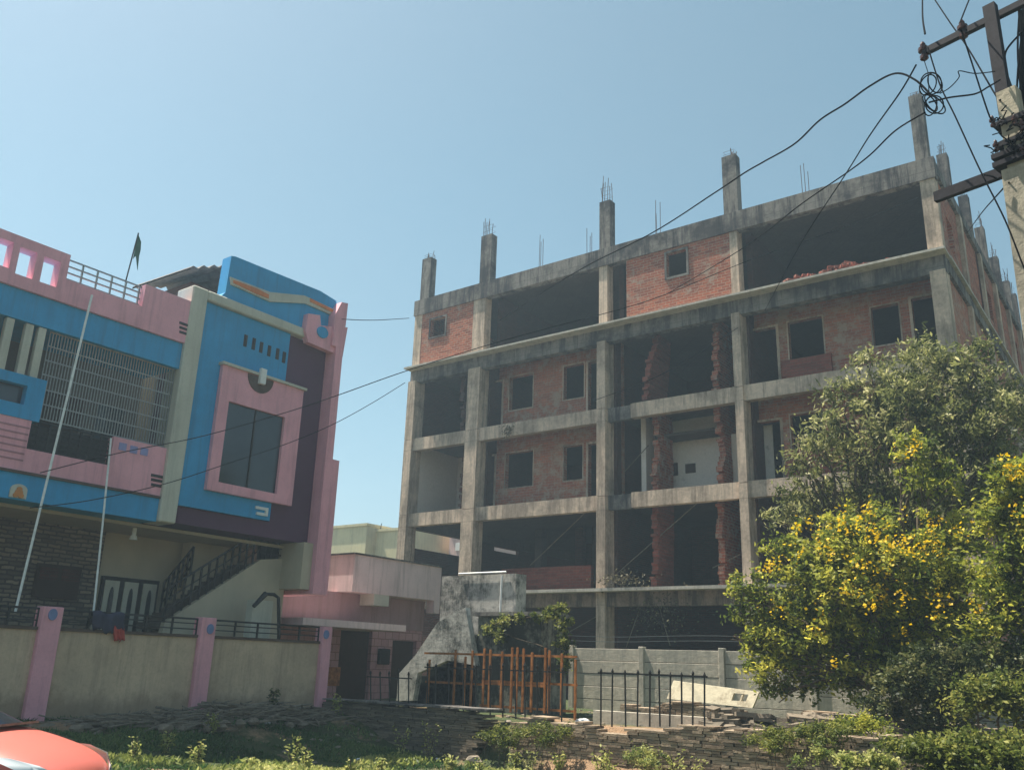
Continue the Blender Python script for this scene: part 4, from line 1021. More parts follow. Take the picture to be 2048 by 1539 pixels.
b.raw(vs, fs); b.build('pole_shaft', M['pole'], pole)
b = B(); pbox(b, Vector((PX, PY, (zA+zT)/2)), .10, .08, (zT-zA)/2+.1); b.build('pole_shaft_top', M['pole'], pole)
sx = pd(2003, 110); ztop = pd(1975, 12).z
b = B(); c_ = Vector((PX, PY, 0)); b.obox(Vector((PX, PY, (ztop+zT)/2-.1))+arm*.05, arm*.065, prp*.05, (0, 0, (ztop-zT)/2+.1)); b.build('steel_upright', M['steel'], pole)
def crossarm(z, l0, l1, h=.05):
    b = B(); m0 = Vector((PX, PY, z))+prp*-.12; b.obox(m0+arm*(l0+l1)/2, arm*(l1-l0)/2, prp*.035, (0, 0, h)); return b.build('crossarm', M['steel'], pole)
crossarm(zA, -1.2, .98, .06); ztc = pd(1990, 20).z; crossarm(ztc, -1.3, .90, .04)
for dz in (0.0, .1):
    b = B(); pbox(b, Vector((PX, PY, zA-.02+dz)), .22, .15, .028); b.build('pole_clamp', M['steel'], pole)
for py in (243, 285):
    b = B(); pbox(b, Vector((PX, PY, pz(py))), .17, .11, .028); b.build('pole_clamp', M['steel'], pole)
def insulator(c, s=1., down=0):
    b = B(); zs = [-.12, -.10, -.06, -.05, -.01, 0, .04, .05, .09, .12]; rs = [.02, .045, .045, .028, .028, .055, .055, .03, .03, .015]
    b.tube([(c.x, c.y, c.z+z*s) for z in zs], [q*s for q in rs], 10); b.smooth = False; return b.build('insulator', M['porcelain'], pole)
m0 = Vector((PX, PY, ztc))+prp*-.12
insulator(m0+arm*.90+Vector((0, 0, .02)), 1.1); insulator(m0+arm*.42+Vector((0, 0, .05)), 1.1); insulator(m0+arm*.1+Vector((0, 0, .1)), .8)
for (px, py) in ((1985, 243), (1992, 292), (2030, 240), (2044, 250), (2046, 300)):
    insulator(pd(px, py, DP-.15), .6)
# stub wires at the clamps
rr2 = random.Random(4); b = B()
for i in range(20):
    s0 = pd(rr2.uniform(1985, 2046), rr2.uniform(225, 320), DP-.15); pts = [s0]
    for k in range(5): pts.append(pts[-1]+Vector((rr2.uniform(-.07, .07), rr2.uniform(-.07, .07), rr2.uniform(-.07, .07))))
    b.tube(pts, .008, 4)
b.build('wire_stubs', M['cable'], pole)
# cable bundle running up behind the pole at the frame edge
for i in range(12):
    b = B(); pts = []
    for k in range(18):
        t = k/17; pts.append(pd(2038+6*math.sin(t*6+i*1.7)+i*1.6, 20+330*t+rr2.uniform(-4, 4), DP+.25+.1*math.sin(i)))
    b.tube(pts, .012, 5); b.build('cable_run', M['cable'], pole)

# wires -----------------------------------------------------------
def wire(pts, DA, DB, r, label, mat=None, cat='cable'):
    """smooth wire through picture points; lies in the vertical plane between its two ends"""
    A, Bp = Vector(hD(*pts[0], DA)), Vector(hD(*pts[-1], DB)); d = (Bp-A); nrm = Vector((-d.y, d.x, 0)).normalized()
    P3 = []
    for (x, y) in pts:
        rv = Vector(ray(x, y)); den = rv.dot(nrm)
        P3.append(Vector(C0)+rv*((A-Vector(C0)).dot(nrm)/den) if abs(den) > .02 else None)
    if any(p is None for p in P3):
        P3 = [Vector(hD(x, y, DA+(DB-DA)*i/(len(pts)-1))) for i, (x, y) in enumerate(pts)]
    out = []
    n = len(P3)
    for i in range(n-1):
        p0, p1, p2, p3 = P3[max(i-1, 0)], P3[i], P3[i+1], P3[min(i+2, n-1)]
        for k in range(8):
            t = k/8; out.append(.5*((2*p1)+(p2-p0)*t+(2*p0-5*p1+4*p2-p3)*t*t+(3*p1-p0-3*p2+p3)*t**3))
    out.append(P3[-1]); b = B(); b.tube(out, r, 5); return b.build('cable', mat or M['cable'], None, label=label, cat=cat)
K = M['cable']
wire([(1862, 190), (1830, 160), (1790, 147), (1740, 172), (1690, 208), (1640, 240), (1590, 287), (1530, 322), (1490, 345), (1430, 385), (1300, 468), (1150, 545), (1000, 640)], 9.4, 27.2, .012, 'thick sagging black cable from the wire coil across the top of the frame')
wire([(1832, 130), (1800, 185), (1740, 270), (1690, 350), (1600, 490), (1530, 620)], 9.4, 27, .010, 'black cable dropping steeply from beside the coil to the roof edge of the frame')
wire([(1850, 225), (1790, 262), (1740, 310), (1690, 348), (1600, 410), (1480, 500), (1330, 590)], 9.4, 27, .010, 'lower black cable slanting from tall roof column to facade')
wire([(1835, 395), (1700, 450), (1500, 520), (1300, 600), (1100, 655), (975, 690), (808, 743), (670, 792), (560, 828), (400, 873), (240, 905), (80, 945)], 27, 19, .010, 'upper of two long cables crossing from facade to painted house')
wire([(1476, 655), (1330, 745), (1190, 800)], 26.5, 27.2, .010, 'short dark cable crossing the third storey beside the fourth column')
wire([(810, 765), (740, 808), (660, 851), (560, 892), (460, 925), (330, 967), (180, 1000), (60, 1015)], 27, 19, .010, 'lower of two long cables crossing the maroon tower')
wire([(684, 638), (750, 640), (818, 636)], 20, 27.6, .010, 'thin wire from the pink fin top to the left edge of the frame')
wire([(1845, -30), (1845, 30), (1850, 68)], 14, 9.6, .012, 'vertical black wire rising out of the frame above the left insulator')
wire([(1850, -30), (1900, 45), (1935, 95), (1990, 188), (2001, 200)], 14, 9.9, .010, 'black wire slanting down from the top edge onto the steel upright')
wire([(1856, 95), (1880, 170), (1910, 232), (1960, 340), (2010, 440), (2048, 535), (2100, 650)], 9.4, 8.6, .008, 'long black wire running from the left insulator down past the pole')
wire([(1922, 60), (1945, 130), (1975, 222), (1985, 243)], 9.6, 9.8, .009, 'black wire from the second insulator to the clamp on the pole')
wire([(1920, 45), (1930, 20), (1950, -30)], 9.6, 12, .009, 'short black wire rising from the second insulator out of the picture')
wire([(1858, 205), (1900, 195), (1950, 188), (1975, 175), (2000, 160)], 9.4, 9.9, .010, 'cable tying the wire coil to the steel upright')
wire([(1880, 187), (1900, 175), (1918, 155), (1918, 142), (1950, 147), (1990, 143)], 9.4, 9.9, .006, 'thin frayed wire above the tie cable beside the coil')
wire([(2018, 365), (1990, 395), (1960, 430), (1935, 465)], 9.9, 30, .010, 'thin cable from the pole shaft back to the side facade')
wire([(1968, 350), (1985, 353), (1997, 360)], 9.9, 9.9, .010, 'short bent wire end under the lower crossarm')
wire([(2048, 60), (2020, 90), (2010, 110), (2012, 140), (2030, 190), (2048, 215)], 10.2, 10.2, .012, 'loop of black cable right of the steel upright')
# coils
cc = thing('cable_coil', tuple(hD(1858, 185, 9.4)), 'coil of spare black cable hanging in loops beside the pole', 'cable coil')
def loop(cx, cy, rx, ry, rot, ph0=0):
    pts = []
    for k in range(25):
        a_ = 2*math.pi*k/24+ph0; x = rx*math.cos(a_); y = ry*math.sin(a_); pts.append(hD(cx+x*math.cos(rot)-y*math.sin(rot), cy+x*math.sin(rot)+y*math.cos(rot), 9.4+.12*math.cos(a_+rot)))
    b = B(); b.tube([tuple(p) for p in pts], .0075, 5); b.build('cable_loop', K, cc)
for (cx, cy, rx, ry, rt) in ((1862, 167, 21, 22, 0), (1856, 170, 15, 22, .5), (1870, 166, 13, 21, -.4), (1869, 209, 18, 18, 0), (1862, 206, 8, 19, -.6), (1868, 208, 13, 27, -.9), (1861, 212, 12, 20, .3)):
    loop(cx, cy, rx, ry, rt)
b = B(); b.tube([pd(1852, 90, 9.5), pd(1848, 120, 9.45), pd(1856, 145, 9.4), pd(1858, 185, 9.4)], .006, 4); b.build('cable_tie', K, cc)

# ================================================================== red car
def make_car():
    root = thing('parked_car', (0, 0, 0), 'red hatchback at the bottom left corner with its bonnet and white headlamp in view', 'car')
    red = bpy.data.materials.new('red_car_paint'); red.use_nodes = True; p = red.node_tree.nodes['Principled BSDF']
    p.inputs['Base Color'].default_value = (.56, .13, .095, 1); p.inputs['Roughness'].default_value = .5; p.inputs['Coat Weight'].default_value = .5; p.inputs['Coat Roughness'].default_value = .2
    # stations: x, half width, sill z, belt z, top z (bonnet / boot surface)
    S = [(0.00, .50, .26, .40, .52), (.10, .66, .22, .52, .64), (.30, .76, .19, .64, .745), (.60, .81, .18, .72, .84), (.95, .83, .18, .79, .925), (1.25, .84, .18, .83, .975),
         (1.6, .845, .18, .86, .98), (2.4, .85, .18, .88, .98), (3.2, .84, .18, .90, .99), (3.6, .80, .22, .90, .98), (3.78, .70, .30, .70, .85)]
    vs = []; m_ = 0
    for (x, w, zs, zb, zt) in S:
        ring = [(0, zs), (w*.8, zs), (w*.97, zs+.06), (w, zs+(zb-zs)*.5), (w*.985, zb), (w*.93, zb+(zt-zb)*.45), (w*.80, zt-.035), (w*.45, zt-.008), (0, zt)]
        full = ring+[(-a_, c_) for a_, c_ in ring[-2:0:-1]]; m_ = len(full)
        for (y, z) in full: vs.append((-x, y, z))
    fs = []
    for i in range(len(S)-1):
        for k in range(m_): fs.append((i*m_+k, (i+1)*m_+k, (i+1)*m_+(k+1) % m_, i*m_+(k+1) % m_))
    fs.append(tuple(range(m_))); fs.append(tuple((len(S)-1)*m_+k for k in range(m_))[::-1])
    b = B(); b.raw(vs, fs); b.smooth = True; body = b.build('body', red, root)
    sd = body.modifiers.new('s', 'SUBSURF'); sd.levels = 1; sd.render_levels = 2
    # cabin
    G = [(1.12, .70, .955), (1.55, .665, 1.13), (2.0, .62, 1.36), (2.5, .60, 1.45), (3.2, .60, 1.40), (3.68, .66, 1.0)]
    b = B(); vs = []
    for (x, w, z) in G:
        for (y, zz) in ((-.76, .93), (-w, z-.03), (-w*.8, z), (0, z+.015), (w*.8, z), (w, z-.03), (.76, .93)): vs.append((-x, y, zz))
    fs = []
    for i in range(len(G)-1):
        for k in range(6): fs.append((i*7+k, i*7+k+1, (i+1)*7+k+1, (i+1)*7+k))
    b.raw(vs, fs); b.smooth = True; b.build('cabin_glass', M['glass'], root)
    b = B(); vs = []
    for (x, w, z) in G[2:5]:
        for (y, zz) in ((-w-.01, z-.05), (-w*.8, z+.012), (0, z+.03), (w*.8, z+.012), (w+.01, z-.05)): vs.append((-x, y, zz))
    b.raw(vs, [(i*5+k, i*5+k+1, (i+1)*5+k+1, (i+1)*5+k) for i in range(2) for k in range(4)]); b.smooth = True; b.build('roof', red, root)
    for s in (-1, 1):
        # headlamp: long almond that wraps from the nose on to the wing
        hl = [(.02, .40, .50), (.06, .50, .565), (.20, .66, .665), (.45, .765, .735), (.62, .80, .745), (.50, .815, .69), (.28, .77, .60), (.10, .65, .50)]
        b = B(); c_ = Vector((-.27, s*.70, .64)); vs = [(-x+.015, s*(y+.02), z+.01) for x, y, z in hl]; vs.append((c_.x+.06, c_.y+s*.06, c_.z+.035))
        b.raw(vs, [(i, (i+1) % 8, 8) for i in range(8)]); b.smooth = True
        lm = bpy.data.materials.new('headlamp_lens'); lm.use_nodes = True; pp_ = lm.node_tree.nodes['Principled BSDF']; pp_.inputs['Base Color'].default_value = (.75, .78, .8, 1); pp_.inputs['Roughness'].default_value = .12; pp_.inputs['Coat Weight'].default_value = 1
        b.build('headlight', lm, root)
        b = B(); b.tube([(-.62, s*.80, .775), (-.95, s*.80, .86)], .004, 4); 
        b.build('wing_seam', M['dark'], root)
        b = B(); b.obox((-1.75, s*.93, 1.0), (.05, 0, 0), (0, .08, 0), (0, 0, .06)); bevel(b.build('wing_mirror', red, root), .03, 3)
        for xw in (.72, 3.1):
            wn = B(); wn.tube([(-xw, s*.66, .30), (-xw, s*.70, .30), (-xw, s*.84, .30), (-xw, s*.86, .30)], [.26, .30, .30, .26], 24); w_ = wn.build('wheel', M['cable'], root)
            wn = B(); wn.tube([(-xw, s*.861, .30), (-xw, s*.87, .30)], [.19, .17], 16); wn.build('wheel_rim', M['greyiron'], w_)
    b = B(); b.obox((-.02, 0, .36), (.03, 0, 0), (0, .36, 0), (0, 0, .07)); bevel(b.build('grille', M['iron'], root), .02, 2)
    for s in (-.35,):
        b = B(); b.tube([(-1.08, s, .985), (-1.16, s+.15, 1.0), (-1.30, s+.55, 1.07)], .012, 5); b.build('wiper', M['iron'], root)
    b = B(); b.obox((-1.06, 0, .965), (.08, 0, .012), (0, .62, 0), (0, 0, .012)); b.build('wiper_cowl', M['debris'], root)
    return root
car = make_car()
nose = Vector(hZ(226, 1548, .04)); hd = math.atan2(.56, .83)
car.rotation_euler = (0, 0, hd); car.location = (nose.x-.24*math.cos(hd), nose.y-.24*math.sin(hd), -.50)
car.scale = (1.0, 1.0, 1.0)

# ================================================================== vegetation
def blob_points(blobs, n, shell=.55, jitter=.06, k2=.33):
    """blobs: (x,y,z,rx,ry,rz). Leaves sit in many small sprays scattered through each blob."""
    vol = np.array([q[3]*q[5] for q in blobs]); pr = vol/vol.sum(); pts = []; rn = []; nc = max(20, n//38)
    idx = RNG.choice(len(blobs), nc, p=pr)
    for i in idx:
        q = blobs[i]; d = RNG.normal(size=3); d /= np.linalg.norm(d); r = shell+(1.08-shell)*RNG.random()**.7
        c = np.array(q[:3])+d*np.array(q[3:6])*r; m_ = int(38*(.5+RNG.random())); s = k2*(.5+RNG.random())*.55
        dirv = d*np.array([1, 1, .7])+np.array([0, 0, -.15]); t = RNG.random(m_)[:, None]
        p = c+dirv*(t-.5)*s*2.2+RNG.normal(size=(m_, 3))*s*.42; pts.append(p)
        rn.append(np.clip(RNG.random()*.75+RNG.normal(size=m_)*.14+.12, 0, 1))
    return np.concatenate(pts), np.concatenate(rn)
m_olive = m_leaf('olive_leaf', [(0., (.045, .058, .02)), (.4, (.15, .17, .055)), (.75, (.30, .30, .11)), (1., (.60, .56, .30))], .5)
m_green = m_leaf('flowering_tree_leaf', [(0., (.04, .07, .015)), (.4, (.16, .20, .03)), (.75, (.36, .37, .05)), (1., (.62, .56, .09))], .55)
m_fl = m_leaf('yellow_petal', [(0., (.62, .38, .004)), (1., (.85, .60, .015))], .4)
m_bush = m_leaf('bush_leaf', [(0., (.018, .030, .012)), (.5, (.07, .09, .028)), (1., (.22, .21, .08))], .35)
m_creep = m_leaf('ground_creeper_leaf', [(0., (.04, .065, .012)), (.5, (.13, .16, .03)), (1., (.34, .33, .08))], .45)
m_weed = m_leaf('weed_leaf', [(0., (.06, .10, .025)), (.5, (.24, .28, .07)), (1., (.62, .58, .22))], .5)
m_grass = m_leaf('grass_blade', [(0., (.03, .07, .02)), (.55, (.075, .15, .045)), (1., (.20, .25, .08))], .4)
def pxblobs(lst, Y):
    out = []
    for (px, py, r, dy) in lst:
        p = hY(px, py, Y+dy); d = abs((np.array(p)-C0)@MR[2]); R = r*d/F
        out.append((p[0], p[1], p[2], R, R*.9, R*.9))
    return out
def limb(b, a, c, r0, r1, seed):
    r = random.Random(seed); a, c = Vector(a), Vector(c); pts = []; n = 7; L = (c-a).length
    for i in range(n+1):
        t = i/n; p = a.lerp(c, t)+Vector((r.uniform(-1, 1), r.uniform(-1, 1), r.uniform(-.5, .5)+1.2*math.sin(t*math.pi)))*L*.045*(0 if i == 0 else 1); pts.append(p)
    b.tube(pts, [r0+(r1-r0)*i/n for i in range(n+1)], 7)
def tree(name, base, fork, blobs, mat, n, leaf, aspect, label, cat='tree', r0=.16, flowers=None, k2=.33, shell=.5, group=None, seed=3, droop=.5, multi=1):
    t = thing(name, tuple(base), label, cat, group)
    b = B(); bs = Vector(base); fk = Vector(fork)
    r = random.Random(seed)
    limb(b, bs-Vector((0, 0, .2)), fk, r0, r0*.75, seed)
    for i, q in enumerate(blobs):
        e = Vector(q[:3]); limb(b, fk+Vector((r.uniform(-.05, .05), r.uniform(-.05, .05), r.uniform(-.3, .1))), e, r0*.42, .018, seed+i)
        for k in range(3):
            d = Vector((r.gauss(0, 1), r.gauss(0, 1), r.gauss(.2, .8))).normalized(); limb(b, fk.lerp(e, r.uniform(.5, .9)), e+Vector((d.x*q[3], d.y*q[4], d.z*q[5]))*.85, .03, .008, seed*7+i*3+k)
    b.build('trunk', M['bark'], t)
    pts, rn = blob_points(blobs, n, shell, k2=k2)
    leaf_mesh('crown', pts, (0, 0, .6), leaf, aspect, mat, t, rn, droop=droop)
    if flowers:
        fp = []
        for (px, py, rad, cnt, Y) in flowers:
            c = hY(px, py, Y); R = rad*np.linalg.norm(c)/F
            for k in range(max(2, int(cnt*.6))):
                cc_ = np.array(c)+RNG.normal(size=3)*[R*.45, R*.5, R*.4]; fp.append(cc_+RNG.normal(size=(int(4+RNG.random()*14), 3))*.085)
        leaf_mesh('blossom', np.concatenate(fp), (0, -.4, 1), .066, .9, m_fl, t, droop=.0)
    return t
# tall olive-leaved tree behind
ob = pxblobs([(1765, 770, 62, 0), (1850, 760, 85, .5), (1930, 770, 80, .3), (1700, 850, 70, -.3), (1640, 905, 48, -.6), (1800, 860, 105, 0), (1900, 880, 110, .4), (1985, 850, 80, 0),
              (2060, 800, 65, 0), (1620, 1000, 60, -.4), (1700, 960, 85, .2), (1585, 1050, 38, -.3), (2060, 960, 90, .3), (1820, 1000, 120, .8), (1960, 1000, 110, .8), (1730, 1080, 90, .8), (1600, 920, 26, -.6), (1655, 800, 18, 0), (1590, 885, 18, 0), (1548, 1035, 16, 0), (1575, 1010, 18, 0), (1722, 722, 24, 0), (1960, 700, 30, 0), (1900, 712, 28, 0), (1690, 765, 20, 0)], 22.5)
tb_ = hY(1810, 1440, 22.5)
tree('olive_leaved_tree', (tb_[0], 22.5, 0.0), (tb_[0]+.1, 22.5, 1.9), ob, m_olive, 36000, .155, .30, 'tall tree with narrow grey-green leaves rising behind the yellow-flowering tree', k2=.42, shell=.35, r0=.2, seed=5, droop=.7)
# yellow flowering tree in front
fb_ = pxblobs([(1560, 1110, 42, 0), (1510, 1185, 40, -.2), (1640, 1090, 65, 0), (1720, 1060, 70, .2), (1600, 1170, 80, 0), (1700, 1160, 95, -.2), (1800, 1120, 95, 0), (1880, 1110, 90, .2), (1560, 1270, 62, 0), (1530, 1340, 40, -.2),
               (1560, 1380, 30, -.2), (1590, 1345, 40, 0), (1610, 1310, 50, 0), (1540, 1300, 45, 0), (1510, 1250, 34, 0), (1640, 1370, 30, .1), (1475, 1225, 18, 0), (1472, 1278, 16, 0), (1460, 1168, 12, 0), (1700, 1375, 30, 0), (1780, 1370, 34, 0), (1660, 1260, 85, 0), (1760, 1240, 90, .2), (1860, 1220, 90, .2), (1700, 1330, 52, 0), (1790, 1310, 70, .1), (1860, 960, 58, .3), (1830, 900, 36, .2), (1930, 1180, 60, .2), (1500, 1290, 28, 0), (1478, 1180, 16, -.2)], 19.5)
tb_ = hY(1760, 1430, 19.5)
fls = [(1825, 886, 22, 9, 18.9), (1535, 1130, 16, 7, 18.9), (1555, 1220, 13, 4, 18.8), (1840, 1075, 42, 22, 18.6), (1720, 1040, 60, 18, 18.8), (1660, 1070, 50, 18, 18.7), (1740, 1190, 55, 18, 18.5), (1790, 1120, 60, 10, 18.5),
       (1880, 1190, 26, 7, 18.5), (1950, 1205, 12, 4, 18.6), (1700, 1110, 60, 14, 18.4), (1650, 1270, 60, 8, 18.4), (1800, 1225, 40, 6, 18.4), (1590, 1110, 40, 7, 18.6), (1940, 1050, 30, 5, 18.8)]
tree('flowering_tree', (tb_[0], 19.5, -.05), (tb_[0]-.05, 19.5, 1.2), fb_, m_green, 40000, .115, .42, 'wide bushy tree dotted with bright yellow trumpet flowers left of the pole', r0=.13, flowers=fls, k2=.30, shell=.35, seed=8, droop=.4)
# second flowering tree at the right edge
f2 = pxblobs([(2030, 960, 45, 0), (2080, 1010, 70, 0), (2000, 1040, 50, .2), (2060, 1110, 60, .2), (2010, 1160, 60, .2), (2070, 1230, 70, .2), (1985, 1260, 60, .3)], 18.5)
tb_ = hY(2075, 1400, 18.5)
tree('flowering_tree', (tb_[0], 18.5, -.05), (tb_[0], 18.5, 1.0), f2, m_green, 17000, .105, .42, 'smaller yellow-flowering tree cut by the right edge, below the pole', r0=.1,
     flowers=[(2008, 920, 14, 4, 17.9), (2030, 950, 30, 7, 17.9), (2045, 1020, 12, 2, 17.8)], k2=.3, shell=.35, seed=18, droop=.4)
# bushes
def bush(name, lst, Y, mat, n, leaf, asp, label, cat='bush', seed=2, shell=.3, k2=.25):
    bl = pxblobs(lst, Y)
    if cat == 'creeper': bl = [(q[0], q[1], q[2]-.25*q[5], q[3]*1.35, q[4]*1.2, q[5]*.6) for q in bl]
    c = np.mean([q[:3] for q in bl], 0); z = float(gh(c[0], c[1])); t = thing(name, (c[0], c[1], z), label, cat)
    b = B()
    for i, q in enumerate(bl): limb(b, (c[0], c[1], z-.1) if cat != 'creeper' else (q[0], q[1], float(gh(q[0], q[1]))-.05), q[:3], .03 if cat != 'creeper' else .008, .01 if cat != 'creeper' else .004, seed+i)
    b.build('stem', M['bark'], t); pts, rn = blob_points(bl, n, shell, k2=k2); pts = pts[pts[:, 2] > gh(pts[:, 0], pts[:, 1])+.01]
    leaf_mesh('foliage', pts, (0, 0, .8), leaf, asp, mat, t, rn[:len(pts)], droop=.2)
bush('dark_bush', [(1850, 1350, 60, 0), (1920, 1340, 60, 0), (1990, 1350, 60, .2), (2060, 1330, 60, .2), (1790, 1380, 42, 0), (1870, 1420, 60, .2), (1760, 1420, 30, .2)], 18.3, m_bush, 17000, .09, .45, 'dark dense bush under the flowering tree at the right')
bush('light_bush', [(1990, 1390, 46, 0), (2050, 1400, 50, 0), (1930, 1400, 30, 0)], 17.0, m_creep, 7000, .08, .5, 'yellow-green bush above the dark hollow at the right edge')
bush('ground_creeper', [(1800, 1485, 30, 0), (1860, 1490, 44, 0), (1930, 1490, 52, 0), (2000, 1490, 56, 0), (2060, 1490, 60, 0), (1900, 1530, 40, 0), (1980, 1540, 50, -.2), (2060, 1540, 50, 0)], 14.5, m_creep, 19000, .07, .55, 'mound of sunlit yellow-green creeper in the bottom right corner', 'creeper', k2=.2)
bush('ground_creeper', [(1640, 1500, 14, 0), (1700, 1515, 20, 0), (1770, 1520, 24, 0), (1600, 1520, 14, 0)], 14.8, m_weed, 3000, .06, .5, 'low patch of pale creeper over the stones left of the bottom right mound', 'creeper', k2=.15)
bush('wall_creeper', [(1690, 1450, 26, 0), (1730, 1440, 26, 0)], 16.9, m_green, 2600, .06, .45, 'small leafy clump on the stone wall below the flowering tree', 'creeper')
# vine on the stained block
vb = pxblobs([(985, 1250, 14, 0), (1010, 1243, 12, 0), (1040, 1238, 10, 0), (1070, 1234, 10, 0), (1100, 1228, 14, 0), (1118, 1215, 12, 0), (1130, 1250, 14, 0), (1128, 1285, 18, 0), (1130, 1320, 16, .2), (1000, 1265, 14, 0), (975, 1262, 9, 0)], 19.1)
vt = thing('vine', tuple(vb[4][:3]), 'yellow-green vine trailing over the top of the lower stained block', 'vine')
pts, rn = blob_points(vb, 4200, .1, k2=.16); leaf_mesh('vine_leaves', pts, (0, 0, .6), .075, .6, m_creep, vt, rn)
b = B()
for i in range(len(vb)-1): limb(b, vb[i][:3], vb[i+1][:3], .012, .012, i)
b.build('vine_stem', M['bark'], vt)
# dead sapling by the boundary wall
sp0 = np.array(hX(545, 1415, -17.2)); dt = thing('dead_sapling', tuple(sp0), 'small dark dried sapling standing against the beige wall near the last pink pillar', 'plant')
b = B(); top = np.array(hX(548, 1382, -17.2)); b.tube([tuple(sp0-np.array([0, 0, .3])), tuple(top)], .015, 5); b.build('stem', M['bark'], dt)
pts = np.array([sp0+(top-sp0)*t+RNG.normal(size=3)*[.03, .07, .04] for t in np.linspace(.1, 1.15, 110)])
leaf_mesh('foliage', pts, (0, 0, .3), .09, .5, m_bush, dt)

# brush heap along the wall: broken branches and stones
r = random.Random(21)
def heap(name, cx, cy, L, wd_, h, n, label, seed, mat='debris', thick=(.012, .035)):
    r = random.Random(seed); b = B()
    for i in range(n):
        t = r.uniform(-1, 1); x = cx+r.gauss(0, .35)*wd_; y = cy+t*L; z = float(gh(x, y))+h*(1-t*t)*r.random()
        a_ = r.gauss(math.pi/2, .5); l = r.uniform(.25, .8); d = Vector((math.cos(a_), math.sin(a_), r.uniform(-.25, .25)))*l; w = r.uniform(*thick)
        p = Vector((x, y, z)); b.tube([p-d, p+Vector((0, 0, r.uniform(-.03, .06))), p+d], [w, w*.9, w*.4], 5)
    o = b.build(name, M[mat], None, label=label, kind='stuff'); return o
h1 = hX(500, 1418, -17.0); heap('brush_heap', -17.0, h1[1]+.2, 2.4, .7, .30, 230, 'long heap of grey broken branches against the beige wall', 31)
h2 = hX(300, 1425, -17.0); heap('brush_heap', -16.9, h2[1], 1.5, .7, .2, 90, 'smaller heap of grey twigs near the middle of the beige wall', 32)
b = B()
for i in range(70):
    p = hX(r.uniform(120, 640), r.uniform(1430, 1455), -16.7); rock_mesh(b, (p[0]+r.uniform(-.5, .6), p[1], float(gh(p[0], p[1]))+.03), r.uniform(.05, .17), r)
o = b.build('stone_rubble', M['slate'], None, kind='stuff', label='scattered grey stones along the foot of the beige wall'); add_rnd(o, 28)

# grass cover
def grass(name, n, region, mat, size, asp, label, zoff=.5, clump=None, kind='stuff'):
    x = RNG.uniform(region[0], region[1], n*3); y = RNG.uniform(region[2], region[3], n*3)
    # view-frustum-ish density: keep patchy
    k = np.sin(x*1.7+y*.9)+np.sin(x*.8-y*2.1)+np.sin(2.9*x+1.1*y)*.8+np.sin(5.3*x-3.7*y)*.7+RNG.normal(size=len(x))*.4 > clump if clump is not None else np.ones(len(x), bool)
    pc = hZ(1290, 1560, -.82); k &= ~((y > 16.0) & (x > -18.2)) & ((np.hypot(x-pc[0], y-pc[1]) > 1.9+RNG.random(len(x))) | (RNG.random(len(x)) < .07)); x = x[k][:n]; y = y[k][:n]; z = gh(x, y)+size*(.25 if mat is m_grass else 1.3)*RNG.random(len(x))**(1 if mat is m_grass else 2)
    o = leaf_mesh(name, np.stack([x, y, z], -1), (0, 0, 0), size, asp, mat, None, np.clip(.5+.25*np.sin(x*1.3+y)+RNG.normal(size=len(x))*.18, 0, 1), droop=-1.1); tag(o, label, kind=kind); return o
grass('grass', 110000, (-18, -2, 4.5, 16.0), m_grass, .15, .16, 'dark green grass growing below the walls', clump=-.4)
grass('grass', 66000, (-14.4, -3, 4.5, 15.6), m_weed, .11, .34, 'low yellow-green weeds along the verge', clump=.45)
# individual weed plants
kinds = ['tall yellow-green leafy weed', 'bushy pale green weed', 'short broad-leaved weed']
wl = [(265, 1515, 40), (330, 1490, 34), (395, 1505, 48), (420, 1470, 34), (590, 1495, 60), (610, 1520, 40), (500, 1528, 30), (700, 1520, 36), (800, 1500, 60), (855, 1500, 70), (900, 1520, 36), (760, 1530, 34), (1060, 1490, 46), (1030, 1515, 40), (1200, 1490, 56), (1350, 1500, 66), (1395, 1500, 60), (1440, 1515, 40), (1310, 1525, 34), (1215, 1525, 36), (1600, 1495, 40), (1660, 1500, 50), (1570, 1520, 34), (1740, 1500, 46), (960, 1528, 30), (670, 1470, 36), (1120, 1462, 36), (1225, 1455, 30)]
where = ['beside the car nose', 'below the middle of the beige wall', 'between the car and the brush heap', 'under the second pink pillar', 'left of the dark stone wall foot', 'at the bottom edge below the last pink pillar', 'at the bottom edge below the brush heap', 'under the dark stone wall near its left end', 'under the middle of the dark stone wall', 'below the short row of pickets', 'near the bottom under the stained block', 'at the bottom edge under the small pink house', 'below the orange gate', 'at the bottom edge under the orange gate', 'below the left end of the right-hand picket fence', 'below the right end of the picket fence', 'right of the tallest weed under the picket fence', 'on the bare earth right of the fence', 'on the bare earth under the white slab', 'on the bare earth below the grey precast wall', 'over the stones beside the tan boulder', 'under the left side of the flowering tree', 'at the bottom edge beside the tan boulder', 'under the middle of the flowering tree', 'on the bare earth left of the orange gate foot', 'at the foot of the last pink pillar', 'on the stone wall at the right end of the orange gate', 'growing from the coping at the left end of the picket fence']
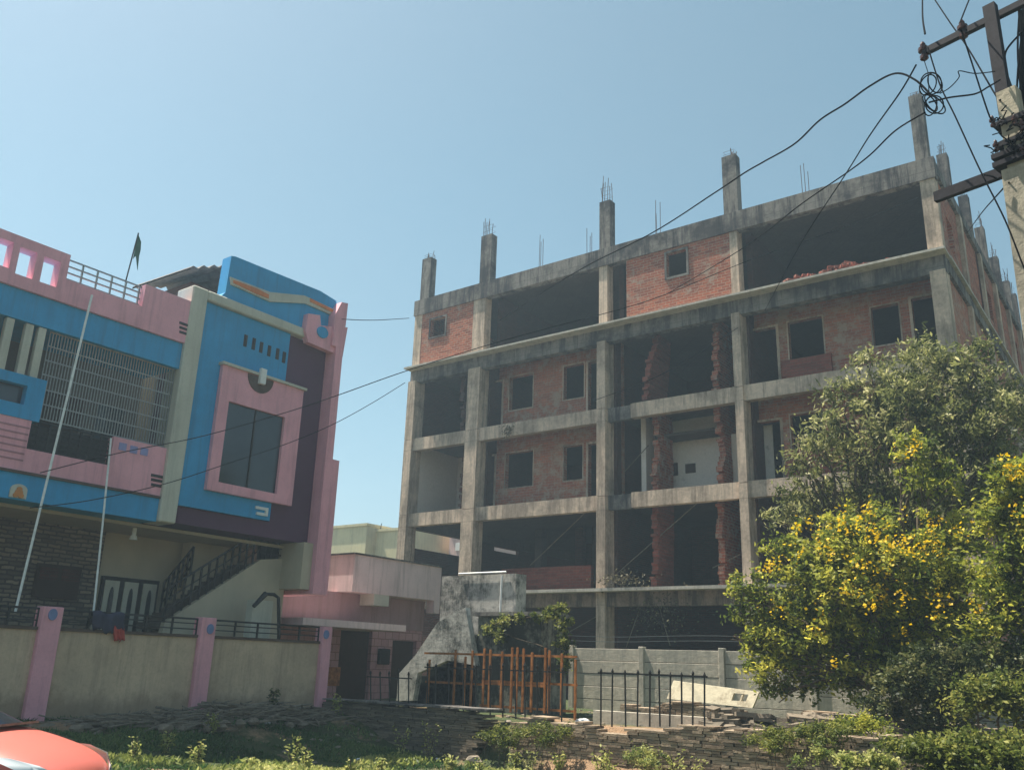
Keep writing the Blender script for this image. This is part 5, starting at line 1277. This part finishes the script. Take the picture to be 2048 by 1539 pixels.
for i, ((px, py, hpx), wh) in enumerate(zip(wl, where)):
    D = 13.2 if py > 1510 else 14.2; 
    base = hZ(px, py+22, -.80 if px > 700 else -.5)
    if base[1] > 15.9 or py < 1475: base = hY(px, py+10, 15.8) if px > 640 else hX(px, py+14, -16.2)
    g_ = float(gh(base[0], base[1])); hh = hpx*1.15*np.linalg.norm(np.array(base)-C0)/F
    t = thing('weed', (base[0], base[1], g_), kinds[i % 3]+' '+wh, 'weed', 'weeds along the verge')
    b = B(); P_ = []; ns = 4+i % 4
    for s in range(ns):
        a_ = 2*math.pi*s/ns+i; tp = Vector((base[0]+math.cos(a_)*hh*.38*r.random(), base[1]+math.sin(a_)*hh*.38*r.random(), g_+hh*r.uniform(.65, 1)))
        b.tube([(base[0], base[1], g_-.05), ((base[0]+tp.x)/2, (base[1]+tp.y)/2, g_+hh*.5), tuple(tp)], .006, 4)
        for q in range(22):
            f = .15+.85*q/22; c = Vector((base[0], base[1], g_)).lerp(tp, f); P_.append([c.x+r.gauss(0, .045), c.y+r.gauss(0, .045), c.z+r.gauss(0, .03)])
    b.build('stem', M['bush_stem'] if 'bush_stem' in M else M['bark'], t)
    leaf_mesh('leaves', np.array(P_), (0, 0, .8), .085 if i % 3 else .07, .5, m_weed, t, np.clip(RNG.normal(size=len(P_))*.2+.6, 0, 1), droop=-.1)
# bare earth stones and litter
b = B()
for i in range(260):
    p = hZ(r.uniform(240, 1800), r.uniform(1480, 1545), -.83); rock_mesh(b, (p[0], p[1], float(gh(p[0], p[1]))+.01), r.uniform(.02, .07), r)
o = b.build('pebbles', M['rock'], None, kind='stuff', label='pebbles and clods scattered over the bare earth'); add_rnd(o, 28)
for (px, py, s, lb) in ((720, 1522, .12, 'crumpled white plastic bag on the grass below the dark stone wall'), (880, 1518, .10, 'small scrap of white plastic left of the bare earth'), (1165, 1530, .16, 'pale crumpled plastic sheet on the bare earth below the picket fence'), (535, 1440, .07, 'tiny white scrap of paper on the brush heap')):
    p = hZ(px, py, -.8) if py > 1500 else hX(px, py-8, -16.7)
    blob('plastic_litter', (p[0], p[1], float(gh(p[0], p[1]))+s*.25), (s, s*1.2, s*.4), M['litter'], int(px), label=lb, cat='litter')

# creepers hanging over the stacked walls
for (px, py, R_, n_, lb) in ((1000, 1455, 34, 2200, 'pale grass clump spilling over the end of the dark stone wall'), (1085, 1450, 34, 1800, 'dry grass clump at the foot of the orange gate'),
                     (1290, 1500, 30, 1500, 'thin creeper patch on the brown stone wall below the pickets'), (1540, 1460, 34, 1800, 'creeper patch on the stone wall below the white slab'), (1640, 1450, 40, 2400, 'creeper patch on the stone wall left of the dark bush')):
    bush('ground_creeper', [(px, py, R_*.5, 0), (px+R_, py+6, R_*.45, 0), (px-R_*.8, py+10, R_*.4, 0), (px+R_*.3, py+R_*.7, R_*.5, -.1)], 16.0, m_creep if n_ > 1700 else m_weed, n_, .07, .3, lb, 'creeper', k2=.18)
